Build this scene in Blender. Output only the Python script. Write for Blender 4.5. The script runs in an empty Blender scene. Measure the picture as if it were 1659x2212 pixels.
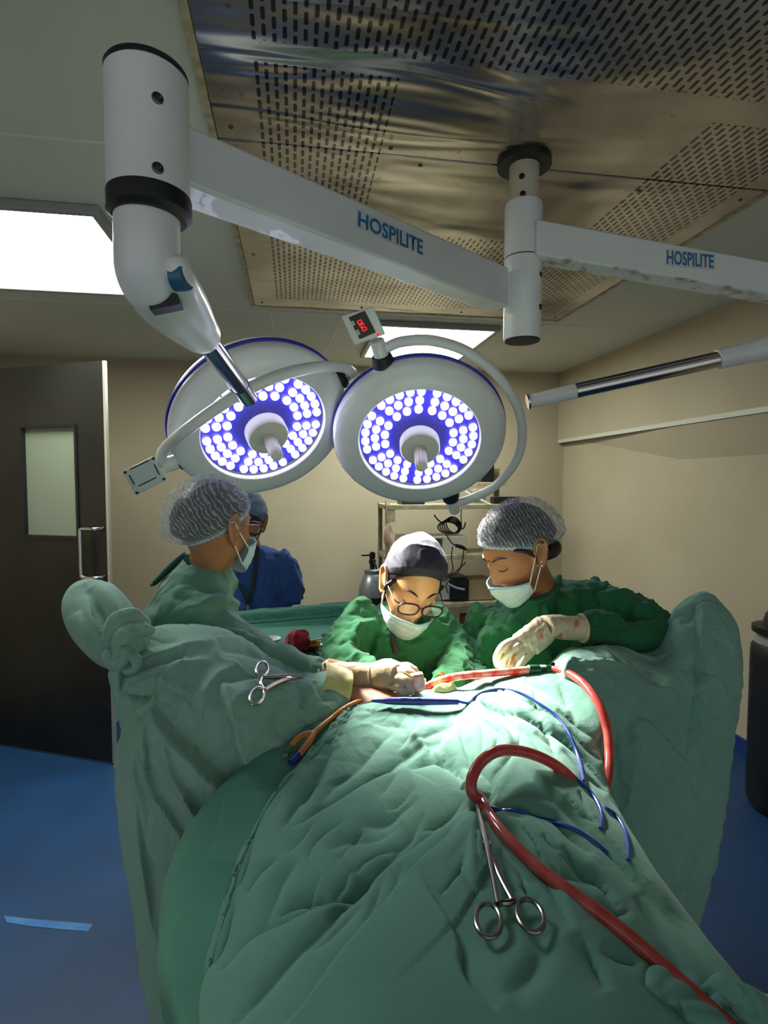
import bpy, bmesh, math, random
import numpy as np
from mathutils import Vector, Matrix
from mathutils.bvhtree import BVHTree
random.seed(7); np.random.seed(7)
SC = bpy.context.scene
# ------------------------------------------------------------------ camera
FPX, CZ = 1200.0, 1.6
YAW, PIT = math.radians(9.2), math.radians(-3.0)
fwd = np.array([math.sin(YAW)*math.cos(PIT), math.cos(YAW)*math.cos(PIT), math.sin(PIT)])
rgt = np.array([math.cos(YAW), -math.sin(YAW), 0.0])
upv = np.cross(rgt, fwd)
cd = bpy.data.cameras.new('camera'); cam = bpy.data.objects.new('camera', cd)
SC.collection.objects.link(cam); SC.camera = cam
cd.sensor_fit = 'VERTICAL'; cd.sensor_height = 36.0; cd.lens = 36.0*FPX/2212.0
cd.clip_start = 0.02
cam.location = (0, 0, CZ)
cam.rotation_euler = (math.pi/2+PIT, 0, -YAW)
# ------------------------------------------------------------------ world, exposure
W = bpy.data.worlds.new('world'); SC.world = W; W.use_nodes = True
W.node_tree.nodes['Background'].inputs[0].default_value = (0.92, 0.97, 1.0, 1)
W.node_tree.nodes['Background'].inputs[1].default_value = 0.56
SC.view_settings.view_transform = 'Standard'; SC.view_settings.look = 'None'
SC.view_settings.gamma = 1.0; SC.view_settings.exposure = 0.0
SC.view_settings.use_curve_mapping = False
PANEL_E, LED_E, SPOT_W = 23.0, 7.5, 470.0
try:
    SC.cycles.max_bounces = 8; SC.cycles.transparent_max_bounces = 12
except Exception: pass

def ray(px, py): return rgt*(px-829.5)/FPX - upv*(py-1106)/FPX + fwd
def at(px, py, Y):
    d = ray(px, py); p = d*(Y/d[1]); return Vector((p[0], p[1], p[2]+CZ))
def atz(px, py, z):
    d = ray(px, py); p = d*((z-CZ)/d[2]); return Vector((p[0], p[1], p[2]+CZ))
def atx(px, py, X):
    d = ray(px, py); p = d*(X/d[0]); return Vector((p[0], p[1], p[2]+CZ))
def atp(px, py, P, n):
    d = ray(px, py); n = np.array(n); t = ((np.array(P)-[0,0,CZ])@n)/(d@n); p = d*t
    return Vector((p[0], p[1], p[2]+CZ))
def proj(V):
    q = np.asarray(V) - np.array([0, 0, CZ]); w = q@fwd
    return np.stack([829.5+FPX*(q@rgt)/w, 1106-FPX*(q@upv)/w], 1)

# ------------------------------------------------------------------ materials
def lin(c):
    if isinstance(c, str): c = tuple(int(c[i:i+2], 16)/255 for i in (0, 2, 4))
    return tuple((x/12.92 if x <= .04045 else ((x+.055)/1.055)**2.4) for x in c)+(1,)
class NT:
    def __init__(s, name):
        s.m = bpy.data.materials.new(name); s.m.use_nodes = True; s.t = s.m.node_tree; s.t.nodes.clear()
        s.out = s.n('ShaderNodeOutputMaterial')
    def n(s, typ, **kw):
        x = s.t.nodes.new(typ)
        for k, v in kw.items():
            if k.startswith('i_'):
                k = k[2:]; x.inputs[int(k) if k.isdigit() else k.replace('_', ' ')].default_value = v
            else: setattr(x, k, v)
        return x
    def l(s, a, b): s.t.links.new(a, b)
    def math(s, op, a, b=None, c=None):
        x = s.n('ShaderNodeMath', operation=op)
        for i, v in enumerate((a, b, c)):
            if v is None: continue
            if isinstance(v, (int, float)): x.inputs[i].default_value = v
            else: s.l(v, x.inputs[i])
        return x.outputs[0]
    def mix(s, f, a, b):
        x = s.n('ShaderNodeMix', data_type='RGBA')
        for i, v in ((0, f), (6, a), (7, b)):
            if isinstance(v, (int, float, tuple)): x.inputs[i].default_value = v
            else: s.l(v, x.inputs[i])
        return x.outputs[2]
def mat(name, col, rough=.5, metal=0.0, spec=.5, col2=None, cs=8.0, bump=0.0, bs=60.0, sheen=0.0, weave=0.0, bump2=0.0, bs2=8.0, coat=0.0, sss=0.0, contrast=(.35, .65), trans=0.0, alpha=1.0, detail=5.0, emis=None, es=0.0, crease=0.0, crs=9.0):
    N = NT(name); b = N.n('ShaderNodeBsdfPrincipled'); N.l(b.outputs[0], N.out.inputs[0])
    b.inputs['Base Color'].default_value = lin(col); b.inputs['Roughness'].default_value = rough
    b.inputs['Metallic'].default_value = metal; b.inputs['Specular IOR Level'].default_value = spec
    b.inputs['Sheen Weight'].default_value = sheen; b.inputs['Sheen Roughness'].default_value = .6
    b.inputs['Coat Weight'].default_value = coat; b.inputs['Alpha'].default_value = alpha
    b.inputs['Transmission Weight'].default_value = trans
    if sss:
        b.inputs['Subsurface Weight'].default_value = sss; b.inputs['Subsurface Radius'].default_value = (.012, .005, .003); b.inputs['Subsurface Scale'].default_value = 1.0
    if emis: b.inputs['Emission Color'].default_value = lin(emis); b.inputs['Emission Strength'].default_value = es
    tc = N.n('ShaderNodeTexCoord').outputs['Object']
    if col2:
        nz = N.n('ShaderNodeTexNoise', i_Scale=cs, i_Detail=detail); N.l(tc, nz.inputs['Vector'])
        mr = N.n('ShaderNodeMapRange'); mr.inputs[1].default_value, mr.inputs[2].default_value = contrast
        N.l(nz.outputs[0], mr.inputs[0]); N.l(N.mix(mr.outputs[0], lin(col), lin(col2)), b.inputs['Base Color'])
    h = None
    def add(h, v): return v if h is None else N.math('ADD', h, v)
    if bump:
        nz = N.n('ShaderNodeTexNoise', i_Scale=bs, i_Detail=4.0); N.l(tc, nz.inputs['Vector']); h = add(h, N.math('MULTIPLY', nz.outputs[0], bump))
    if bump2:
        nz = N.n('ShaderNodeTexNoise', i_Scale=bs2, i_Detail=3.0, i_Distortion=.6); N.l(tc, nz.inputs['Vector']); h = add(h, N.math('MULTIPLY', nz.outputs[0], bump2))
    if crease:
        nz = N.n('ShaderNodeTexNoise', noise_type='RIDGED_MULTIFRACTAL', i_Scale=crs, i_Detail=3.0, i_Distortion=.5); N.l(tc, nz.inputs['Vector']); h = add(h, N.math('MULTIPLY', nz.outputs[0], crease))
    if weave:
        for d in ('X', 'Z'):
            w = N.n('ShaderNodeTexWave', bands_direction=d, i_Scale=260.0, i_Distortion=.4); N.l(tc, w.inputs['Vector']); h = add(h, N.math('MULTIPLY', w.outputs[1], weave))
    if h is not None:
        bp = N.n('ShaderNodeBump', i_Strength=1.0, i_Distance=.01); N.l(h, bp.inputs['Height']); N.l(bp.outputs[0], b.inputs['Normal'])
    return N.m
def emat(name, col, s):
    N = NT(name); e = N.n('ShaderNodeEmission'); e.inputs[0].default_value = lin(col); e.inputs[1].default_value = s
    N.l(e.outputs[0], N.out.inputs[0]); return N.m
def glassmat(name, col, t=.8, rough=.05):
    N = NT(name); a = N.n('ShaderNodeBsdfTransparent'); a.inputs[0].default_value = lin(col)
    g = N.n('ShaderNodeBsdfPrincipled'); g.inputs['Base Color'].default_value = lin(col); g.inputs['Roughness'].default_value = rough
    m = N.n('ShaderNodeMixShader'); m.inputs[0].default_value = 1-t
    N.l(a.outputs[0], m.inputs[1]); N.l(g.outputs[0], m.inputs[2]); N.l(m.outputs[0], N.out.inputs[0]); return N.m

# ------------------------------------------------------------------ mesh helpers
def root_of(o):
    while o.parent: o = o.parent
    return o
def link(name, me, m, parent=None, smooth=True, auto=None):
    o = bpy.data.objects.new(name, me); SC.collection.objects.link(o)
    if m is not None:
        me.materials.clear(); me.materials.append(m)
    if parent is not None:
        L = root_of(parent).location; me.transform(Matrix.Translation(-L)); o.parent = parent
    if smooth and len(me.polygons):
        if auto: me.set_sharp_from_angle(angle=math.radians(auto))
        me.polygons.foreach_set('use_smooth', [True]*len(me.polygons))
    return o
def base_at(o, loc):
    loc = Vector(loc); o.data.transform(Matrix.Translation(-loc)); o.location = loc; return o
def tag(o, label, cat, group=None, kind=None):
    o['label'] = label
    if cat: o['category'] = cat
    if group: o['group'] = group
    if kind: o['kind'] = kind
    return o
def thing(name, loc, label, cat, group=None):
    o = bpy.data.objects.new(name, None); SC.collection.objects.link(o); o.location = loc; o.empty_display_size = .05
    return tag(o, label, cat, group)
def catmull(P, n):
    P = np.asarray(P, float); k = len(P)
    if k == 2:
        t = np.linspace(0, 1, n)[:, None]; return P[0]*(1-t)+P[1]*t
    Q = np.vstack([2*P[0]-P[1], P, 2*P[-1]-P[-2]])
    t = np.linspace(0, k-1, n); i = np.minimum(t.astype(int), k-2); u = (t-i)[:, None]
    a, b, c, d = Q[i], Q[i+1], Q[i+2], Q[i+3]
    return .5*(2*b+(c-a)*u+(2*a-5*b+4*c-d)*u**2+(3*b-a-3*c+d)*u**3)
def resample(P, n):
    D = catmull(P, max(60, 12*len(P)))
    s = np.r_[0, np.cumsum(np.linalg.norm(np.diff(D, axis=0), axis=1))]
    t = np.linspace(0, s[-1], n)
    return np.stack([np.interp(t, s, D[:, k]) for k in range(D.shape[1])], 1)
class MB:
    def __init__(s): s.v = []; s.f = []
    def add(s, V, Fc):
        o = len(s.v); s.v.extend([tuple(map(float, p)) for p in V]); s.f.extend([tuple(i+o for i in f) for f in Fc]); return s
    def box(s, c, d, M=None):
        c = Vector(c); P = [Vector((x*d[0]/2, y*d[1]/2, z*d[2]/2)) for x in (-1, 1) for y in (-1, 1) for z in (-1, 1)]
        if M is not None: P = [M @ p for p in P]
        return s.add([c+p for p in P], [(0, 1, 3, 2), (4, 6, 7, 5), (0, 4, 5, 1), (2, 3, 7, 6), (0, 2, 6, 4), (1, 5, 7, 3)])
    def hexa(s, A, B):       # two quads, same order
        return s.add(list(A)+list(B), [(3, 2, 1, 0), (4, 5, 6, 7), (0, 1, 5, 4), (1, 2, 6, 5), (2, 3, 7, 6), (3, 0, 4, 7)])
    def rings(s, R, closed=False, caps=True):
        n = len(R[0]); V = [p for r in R for p in r]; Fc = []
        m = len(R)
        for i in range(m if closed else m-1):
            for j in range(n):
                a, b = i*n+j, i*n+(j+1) % n; c, d = ((i+1) % m)*n+(j+1) % n, ((i+1) % m)*n+j
                Fc.append((a, b, c, d))
        if caps and not closed:
            Fc.append(tuple(range(n-1, -1, -1))); Fc.append(tuple((m-1)*n+j for j in range(n)))
        return s.add(V, Fc)
    def tube(s, P, r, n=12, smooth=0, closed=False, caps=True, flat=None):
        P = np.array([tuple(p) for p in P], float)
        rr = np.full(len(P), r, float) if np.isscalar(r) else np.array(r, float)
        if smooth:
            Q = catmull(np.c_[P, rr], smooth); P, rr = Q[:, :3], Q[:, 3]
        k = len(P); T = np.gradient(P, axis=0) if not closed else (np.roll(P, -1, 0)-np.roll(P, 1, 0))
        T /= np.linalg.norm(T, axis=1)[:, None]+1e-12
        u = np.cross(T[0], [0, 0, 1.0])
        if np.linalg.norm(u) < .1: u = np.cross(T[0], [0, 1.0, 0])
        R = []
        for i in range(k):
            u = u-T[i]*(u@T[i]); u /= np.linalg.norm(u)+1e-12; w = np.cross(T[i], u)
            R.append([P[i]+rr[i]*(math.cos(a)*u+math.sin(a)*w*(flat or 1)) for a in np.linspace(0, 2*math.pi, n, endpoint=False)])
        return s.rings(R, closed, caps)
    def lathe(s, prof, O, ax, n=48, caps=True):     # prof: (r, h) along axis
        O = Vector(O); ax = Vector(ax).normalized(); u = ax.orthogonal().normalized(); w = ax.cross(u)
        return s.rings([[O+ax*h+(u*math.cos(a)+w*math.sin(a))*max(r, 1e-5) for a in np.linspace(0, 2*math.pi, n, endpoint=False)] for r, h in prof], False, caps)
    def ell(s, c, d, M=None, n=20, m=14):
        c = Vector(c); R = []
        for i in range(m+1):
            t = math.pi*i/m; z = math.cos(t); q = max(math.sin(t), 1e-3); ring = []
            for a in np.linspace(0, 2*math.pi, n, endpoint=False):
                p = Vector((d[0]*q*math.cos(a), d[1]*q*math.sin(a), d[2]*z))
                ring.append(c+(M @ p if M is not None else p))
            R.append(ring)
        return s.rings(R)
    def mesh(s, name='m'):
        me = bpy.data.meshes.new(name); me.from_pydata(s.v, [], s.f)
        bm = bmesh.new(); bm.from_mesh(me); bmesh.ops.recalc_face_normals(bm, faces=bm.faces); bm.to_mesh(me); bm.free(); return me
    def build(s, name, m, parent=None, bevel=0, smooth=True, auto=35, seg=2):
        o = link(name, s.mesh(name), m, parent, smooth, auto)
        if bevel:
            md = o.modifiers.new('bevel', 'BEVEL'); md.width = bevel; md.segments = seg; md.limit_method = 'ANGLE'; md.angle_limit = math.radians(40)
        return o
def grid_mesh(G, flip=False, wrap=False):
    n, m = G.shape[:2]; V = G.reshape(-1, 3); I = np.arange(n*m).reshape(n, m)
    if wrap: I = np.c_[I, I[:, :1]]
    q = np.stack([I[:-1, :-1], I[:-1, 1:], I[1:, 1:], I[1:, :-1]], -1).reshape(-1, 4)
    if flip: q = q[:, ::-1]
    me = bpy.data.meshes.new('g'); me.from_pydata(V.tolist(), [], q.tolist()); me.update(); return me
def fuse(mb, voxel, it=4, fac=.5):
    me = mb.mesh() if isinstance(mb, MB) else mb
    o = bpy.data.objects.new('tmp', me); SC.collection.objects.link(o)
    r = o.modifiers.new('r', 'REMESH'); r.mode = 'VOXEL'; r.voxel_size = voxel
    if it:
        q = o.modifiers.new('s', 'SMOOTH'); q.iterations = it; q.factor = fac
    dg = bpy.context.evaluated_depsgraph_get(); dg.update()
    out = bpy.data.meshes.new_from_object(o.evaluated_get(dg)); bpy.data.objects.remove(o); bpy.data.meshes.remove(me)
    return out
def get(me):
    V = np.empty(len(me.vertices)*3); me.vertices.foreach_get('co', V)
    Nn = np.empty(len(me.vertices)*3); me.vertex_normals.foreach_get('vector', Nn)
    return V.reshape(-1, 3), Nn.reshape(-1, 3)
def put(me, V): me.vertices.foreach_set('co', np.ascontiguousarray(V, dtype=float).ravel()); me.update()
def relax(me, it=2, fac=.5):
    bm = bmesh.new(); bm.from_mesh(me)
    for _ in range(it): bmesh.ops.smooth_vert(bm, verts=bm.verts, factor=fac, use_axis_x=True, use_axis_y=True, use_axis_z=True)
    bm.to_mesh(me); bm.free()
# vectorised value noise / ridged folds
_PT = np.random.RandomState(3).rand(64, 64, 64)
def vnoise(P):
    P = np.asarray(P, float); i = np.floor(P).astype(int); f = P-i; f = f*f*(3-2*f)
    r = 0
    for dx in (0, 1):
        for dy in (0, 1):
            for dz in (0, 1):
                w = (f[:, 0] if dx else 1-f[:, 0])*(f[:, 1] if dy else 1-f[:, 1])*(f[:, 2] if dz else 1-f[:, 2])
                r = r+w*_PT[(i[:, 0]+dx) % 64, (i[:, 1]+dy) % 64, (i[:, 2]+dz) % 64]
    return r*2-1
def fbm(P, o=3):
    P = np.asarray(P, float); r = 0; a = 1
    for k in range(o): r = r+a*vnoise(P*2**k+17.3*k); a *= .5
    return r
def ridged(P, p=1.6): return (1-np.abs(vnoise(P)))**p
def wrinkle(me, amp, scale, seed=0.0, stretch=(1, 1, 1), warp=.6, mode='r', mask=None):
    V, Nn = get(me); Q = (V*np.array(stretch))*scale+seed
    Q = Q+warp*np.stack([vnoise(Q*.5+9), vnoise(Q*.5+31), vnoise(Q*.5+57)], 1)
    d = (ridged(Q, 2.2)-.35)+.4*(ridged(Q*2.1+5, 2)-.4) if mode == 'r' else fbm(Q, 3)
    if mask is not None: d = d*mask(V)
    put(me, V+Nn*(amp*d)[:, None])
def crinkle(me, amp, scale, seed=0.0, stretch=(1, 1, 1), p=4, mask=None, sparse=.15):
    """thin sharp creases in patches, as in washed cotton"""
    V, Nn = get(me); Q = V*np.array(stretch)*scale+seed
    Q = Q+.9*np.stack([vnoise(Q*.45+9), vnoise(Q*.45+31), vnoise(Q*.45+57)], 1)
    d = ridged(Q, p)-.8*ridged(Q*1.27+41, p)+.35*ridged(Q*2.3+77, p)
    d = d*np.clip((vnoise(V*2.6+seed*3)+.35-sparse)*2.2, .12, 1)
    if mask is not None: d = d*mask(V)
    put(me, V+Nn*(amp*d)[:, None])
def polyd(P, L):
    """distance, signed distance and parameter from 2D points to a 2D polyline"""
    best = np.full(len(P), 1e9); sg = np.zeros(len(P)); tt = np.zeros(len(P)); k = len(L)-1
    for i in range(k):
        a, b = L[i], L[i+1]; e = b-a; l2 = e@e+1e-9
        t = np.clip(((P-a)@e)/l2, 0, 1); q = a+t[:, None]*e; dv = P-q; d = np.hypot(dv[:, 0], dv[:, 1])
        c = e[0]*dv[:, 1]-e[1]*dv[:, 0]; m = d < best
        best[m] = d[m]; sg[m] = np.sign(c[m])*d[m]; tt[m] = (i+t[m])/k
    return best, sg, tt
def folds(me, F, gain=1.0, keep=None):
    """press folds into a cloth: (pixel polyline, width, height, kind) - each is moved along the cloth's own normal"""
    V, Nn = get(me); px = proj(V); D = np.zeros(len(V))
    for L, w, h, kind in F:
        L = catmull(np.array(L, float), 6*len(L)); d, s, t = polyd(px, L)
        tap = np.sin(np.pi*np.clip(t, 0, 1))**.6
        if kind == 'r': D += h*tap*np.exp(-(np.sqrt(d*d+6.0)-2.4)/(w*1.15))
        elif kind == 'g': D += h*tap*np.exp(-(d/w)**2)
        elif kind == 'a':       # asymmetric ridge: steep on one side
            D += h*tap*np.exp(-np.sqrt(d*d+4.0)/np.where(s > 0, w*1.6, w*.30))*1.25
        elif kind == 's':       # step: the side s>0 lies higher, fading out away from the edge
            D += h*tap*np.where(s > -w, np.clip((s+w)/(1.2*w), 0, 1), 0)*np.exp(-np.maximum(s, 0)/(w*14))
    if keep is not None: D = D*keep(V, px)
    put(me, V+Nn*(gain*D)[:, None])
def text_on(txt, corners, m, parent, name='lettering', lift=.0015, bold=.012, warp=None):
    c = bpy.data.curves.new('t', 'FONT'); c.body = txt; c.offset = bold; c.resolution_u = 3
    o = bpy.data.objects.new('t', c); SC.collection.objects.link(o)
    dg = bpy.context.evaluated_depsgraph_get(); dg.update()
    me = bpy.data.meshes.new_from_object(o.evaluated_get(dg)); bpy.data.objects.remove(o)
    V, _ = get(me); lo, hi = V.min(0), V.max(0); uv = (V-lo)[:, :2]/(hi-lo)[:2]
    if warp: P = np.array([warp(u, v) for u, v in uv])
    else:
        a, b, cc, d = [np.array(tuple(p)) for p in corners]   # bl, br, tr, tl
        u, v = uv[:, :1], uv[:, 1:]; P = (a*(1-u)+b*u)*(1-v)+(d*(1-u)+cc*u)*v
        nrm = np.cross(b-a, d-a); nrm /= np.linalg.norm(nrm)
        if nrm@(np.array([0, 0, CZ])-a) < 0: nrm = -nrm
        P = P+nrm*lift
    put(me, P); return link(name, me, m, parent, False)

# ------------------------------------------------------------------ palette
M_white = mat('white_enamel', 'E6E9E8', .36, spec=.5, col2='DCDFDD', cs=5, coat=.25)
M_white_rust = mat('white_enamel_worn', 'E2E7E7', .42, col2='D8DDDB', cs=6, coat=.15)
M_black = mat('black_rubber', '17181B', .5)
M_dark = mat('dark_plastic', '101012', .42)
M_chrome = mat('chrome', 'C9C6C0', .14, metal=1.0)
M_steel = mat('satin_steel', 'A9A69D', .28, metal=1.0)
M_inst = mat('instrument_steel', 'B5B1A6', .22, metal=1.0)
M_bolt = mat('bolt_steel', '5a5a58', .35, metal=1.0)
M_blue = mat('lamp_blue', '2A27B0', .35)
M_bluetext = mat('label_blue', '1F6DA6', .5)
M_sticker = mat('label_sticker', 'CDD1CC', .45)
M_wall = mat('wall_paint', 'B5A68B', .75, col2='AC9D83', cs=1.2, bump=.05, bs=160)
M_ceil = mat('ceiling_paint', 'CCCDBF', .7, col2='C3C5B8', cs=.9)
M_floor = mat('blue_vinyl', '0A3863', .55, col2='083056', cs=3.5, bump=.02, bs=220)
M_base = mat('blue_coving', '14306F', .5)
M_doorm = mat('brushed_door_steel', '45433F', .34, metal=.85, col2='3A3936', cs=2.0, bump2=.25, bs2=2.2)
M_panel = emat('panel_light', 'F4FFF8', PANEL_E)
M_led = emat('led_white', 'F3EEFF', LED_E)
# ================================================================== the room
CH, DH = 2.65, 2.62                # ceiling, underside of the diffuser
def struct(o): o['kind'] = 'structure'; return o
struct(MB().box((0.1, 2.5, -.03), (6.0, 8.6, .06)).build('floor', M_floor))
struct(MB().box((0.1, 2.5, CH+.06), (6.0, 8.6, .12)).build('ceiling', M_ceil))
struct(MB().box((0.0, 5.12, CH/2), (5.6, .14, CH)).build('wall_back', M_wall))
struct(MB().box((-2.55, 2.4, CH/2), (.14, 5.4, CH)).build('wall_left', M_wall))
B0, B1 = at(1205, 957, 5.05), atx(1470, 1010, 2.6)
struct(MB().hexa([(2.6, 5.05-6.2, 0), (2.74, -1.15, 0), (2.74, -1.15, CH), (2.6, -1.15, CH)], [(2.6, B1.y, 0), (2.74, B1.y, 0), (2.74, B1.y, CH), (2.6, B1.y, CH)]).build('wall_right', M_wall))
struct(MB().hexa([(2.6, B1.y, 0), (2.8, B1.y, 0), (2.8, B1.y, CH), (2.6, B1.y, CH)], [(B0.x+.06, 5.06, 0), (2.8, 5.06, 0), (2.8, 5.06, CH), (B0.x+.06, 5.06, CH)]).build('wall_alcove', M_wall))
bk = MB()
prof = lambda y, t: [(B0.x, y, CH+.01), (B0.x, y, B0.z), (B0.x+.02*t+.06*(1-t)*0+.0, y, B0.z-.0), (2.62, y, B1.z), (2.62, y, CH+.01)]
bk.rings([[(B0.x, -1.1, CH+.01), (B0.x, -1.1, B0.z), (2.62, -1.1, B1.z), (2.62, -1.1, CH+.01)],
          [(B0.x, B1.y, CH+.01), (B0.x, B1.y, B0.z), (2.62, B1.y, B1.z), (2.62, B1.y, CH+.01)],
          [(B0.x, 5.06, CH+.01), (B0.x, 5.06, B0.z), (B0.x+.08, 5.06, B0.z), (B0.x+.08, 5.06, CH+.01)]])
struct(bk.build('wall_upper', M_wall, smooth=False))
edge = MB(); edge.box((B0.x-.004, 1.98, B0.z+.012), (.012, 6.1, .03)); struct(edge.build('trim_1', mat('bulkhead_bead', 'C9C4B4', .5)))
struct(MB().box((2.592, 1.3, .05), (.02, 4.8, .10)).build('baseboard_right', M_base))
# ceiling panel joints
jm = mat('joint_bead', 'D2D3C8', .5)
for i, (x0, y0, x1, y1) in enumerate([(-2.5, 1.89, -.24, 1.89), (-2.5, 3.52, 2.5, 3.52), (-.13, 3.52, -.13, 5.05), (.32, 3.4, .22, 5.05), (1.66, 3.52, 1.66, 5.05), (1.9, 1.5, 2.5, 1.5)]):
    v = Vector((x1-x0, y1-y0, 0)); c = Vector(((x0+x1)/2, (y0+y1)/2, CH-.001)); ang = math.atan2(v.y, v.x)
    struct(MB().box(c, (v.length, .009, .006), Matrix.Rotation(ang, 3, 'Z')).build('trim_%d' % (i+2), jm))
# ---- air diffuser of perforated steel in the ceiling
def diffuser_mat():
    N = NT('perforated_steel'); b = N.n('ShaderNodeBsdfPrincipled'); N.l(b.outputs[0], N.out.inputs[0])
    tc = N.n('ShaderNodeTexCoord').outputs['Object']; sp = N.n('ShaderNodeSeparateXYZ'); N.l(tc, sp.inputs[0]); X, Y = sp.outputs[0], sp.outputs[1]
    PX, PY, R, HL = .0235, .046, .0050, .0125
    col = N.math('FLOOR', N.math('DIVIDE', X, PX)); par = N.math('MULTIPLY', N.math('PINGPONG', col, 1.0), PY/2)
    fx = N.math('SUBTRACT', N.math('MODULO', N.math('ADD', X, PX*400), PX), PX/2)
    fy = N.math('SUBTRACT', N.math('MODULO', N.math('ADD', N.math('ADD', Y, par), PY*400), PY), PY/2)
    ay = N.math('MAXIMUM', N.math('SUBTRACT', N.math('ABSOLUTE', fy), HL), 0.0)
    d = N.math('SQRT', N.math('ADD', N.math('MULTIPLY', fx, fx), N.math('MULTIPLY', ay, ay)))
    slot = N.math('LESS_THAN', d, R)
    def rect(x0, x1, y0, y1):
        a = N.math('MULTIPLY', N.math('GREATER_THAN', X, x0), N.math('LESS_THAN', X, x1))
        c = N.math('MULTIPLY', N.math('GREATER_THAN', Y, y0), N.math('LESS_THAN', Y, y1)); return N.math('MULTIPLY', a, c)
    z = N.math('MAXIMUM', rect(-.10, 1.56, .25, 1.365), rect(-.10, .272, 1.432, 2.25))
    z = N.math('MAXIMUM', z, rect(1.17, 1.56, 1.46, 2.2)); z = N.math('MAXIMUM', z, rect(-.10, 1.56, 2.29, 3.19))
    hole = N.math('MULTIPLY', slot, z)
    nz = N.n('ShaderNodeTexNoise', i_Scale=3.0, i_Detail=6.0); N.l(tc, nz.inputs['Vector'])
    nz2 = N.n('ShaderNodeTexNoise', i_Scale=26.0, i_Detail=4.0); N.l(tc, nz2.inputs['Vector'])
    mr = N.n('ShaderNodeMapRange'); mr.inputs[1].default_value = .42; mr.inputs[2].default_value = .7; N.l(nz.outputs[0], mr.inputs[0])
    base = N.mix(mr.outputs[0], lin('AFAAA6'), lin('8B8681'))
    sp2 = N.n('ShaderNodeMapRange'); sp2.inputs[1].default_value = .66; sp2.inputs[2].default_value = .74; N.l(nz2.outputs[0], sp2.inputs[0])
    base = N.mix(N.math('MULTIPLY', sp2.outputs[0], .5), base, lin('4A3524'))
    N.l(N.mix(hole, base, lin('050505')), b.inputs['Base Color'])
    N.l(N.math('SUBTRACT', 1.0, hole), b.inputs['Metallic'])
    N.l(N.math('ADD', N.math('MULTIPLY', nz.outputs[0], .16), .16), b.inputs['Roughness'])
    # buckled sheet: broad waves in the steel
    mp = N.n('ShaderNodeMapping'); mp.inputs['Scale'].default_value = (1.0, 1.9, 1); N.l(tc, mp.inputs[0])
    w = N.n('ShaderNodeTexNoise', i_Scale=1.5, i_Detail=1.5, i_Distortion=.7); N.l(mp.outputs[0], w.inputs['Vector'])
    bp = N.n('ShaderNodeBump', i_Strength=1.0, i_Distance=.05); 
    dx_ = N.math('DIVIDE', N.math('SUBTRACT', X, .22), .42); dy_ = N.math('DIVIDE', N.math('SUBTRACT', Y, 1.52), .24)
    gm = N.math('POWER', 2.718, N.math('MULTIPLY', N.math('ADD', N.math('MULTIPLY', dx_, dx_), N.math('MULTIPLY', dy_, dy_)), -1.0))
    mp2 = N.n('ShaderNodeMapping'); mp2.inputs['Scale'].default_value = (1.0, 4.5, 1); mp2.inputs['Rotation'].default_value = (0, 0, -.35); N.l(tc, mp2.inputs[0])
    w2 = N.n('ShaderNodeTexNoise', i_Scale=1.5, i_Detail=1.0, i_Distortion=1.0); N.l(mp2.outputs[0], w2.inputs['Vector'])
    hh = N.math('ADD', N.math('MULTIPLY', w.outputs[0], .6), N.math('MULTIPLY', N.math('MULTIPLY', w2.outputs[0], gm), 1.0))
    N.l(hh, bp.inputs['Height']); N.l(bp.outputs[0], b.inputs['Normal'])
    return N.m
M_diff = diffuser_mat()
dif = thing('air_diffuser', (.715, 1.74, DH), 'large perforated steel air diffuser set in the ceiling above the lamps', 'ceiling air diffuser')
MD = M_diff
def dpanel(x0, x1, y0, y1, name):
    o = MB().box(((x0+x1)/2, (y0+y1)/2, DH+.02), (x1-x0, y1-y0, .04)).build(name, MD, None, bevel=.003)
    # keep world coordinates for the pattern: origin stays at the room origin
    o.parent = dif; o.location = -dif.location; return o
dpanel(-.215, 1.645, .15, 1.7575, 'panel'); dpanel(-.215, 1.645, 1.7625, 3.33, 'panel')
rim = MB()
for (a, b, c, d) in [(-.235, -.215, .13, 3.35), (1.645, 1.665, .13, 3.35), (-.215, 1.645, 3.33, 3.35), (-.215, 1.645, .13, .15)]:
    rim.box(((a+b)/2, (c+d)/2, DH+.015), (b-a, d-c, .036))
rim.build('frame', mat('diffuser_sealant', 'B9B08F', .6, col2='8F7F5C', cs=20), dif)
for i, (x, y) in enumerate([(-.17, 1.70), (.3, 1.725), (.41, 1.80), (1.2, 1.83), (1.6, 1.83), (-.17, 3.27), (.4, 3.28), (1.0, 3.27), (1.6, 3.27), (1.60, 2.3), (-.17, 2.6)]):
    MB().lathe([(.0, -.004), (.006, -.003), (.008, 0)], (x, y, DH), (0, 0, 1), 12).build('screw', M_bolt, dif)
sm = MB().lathe([(.085, -.012), (.085, 0), (.02, 0.0)], (.735, 1.735, DH), (0, 0, 1), 32)
sm.build('pole_opening', M_black, dif)
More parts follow.
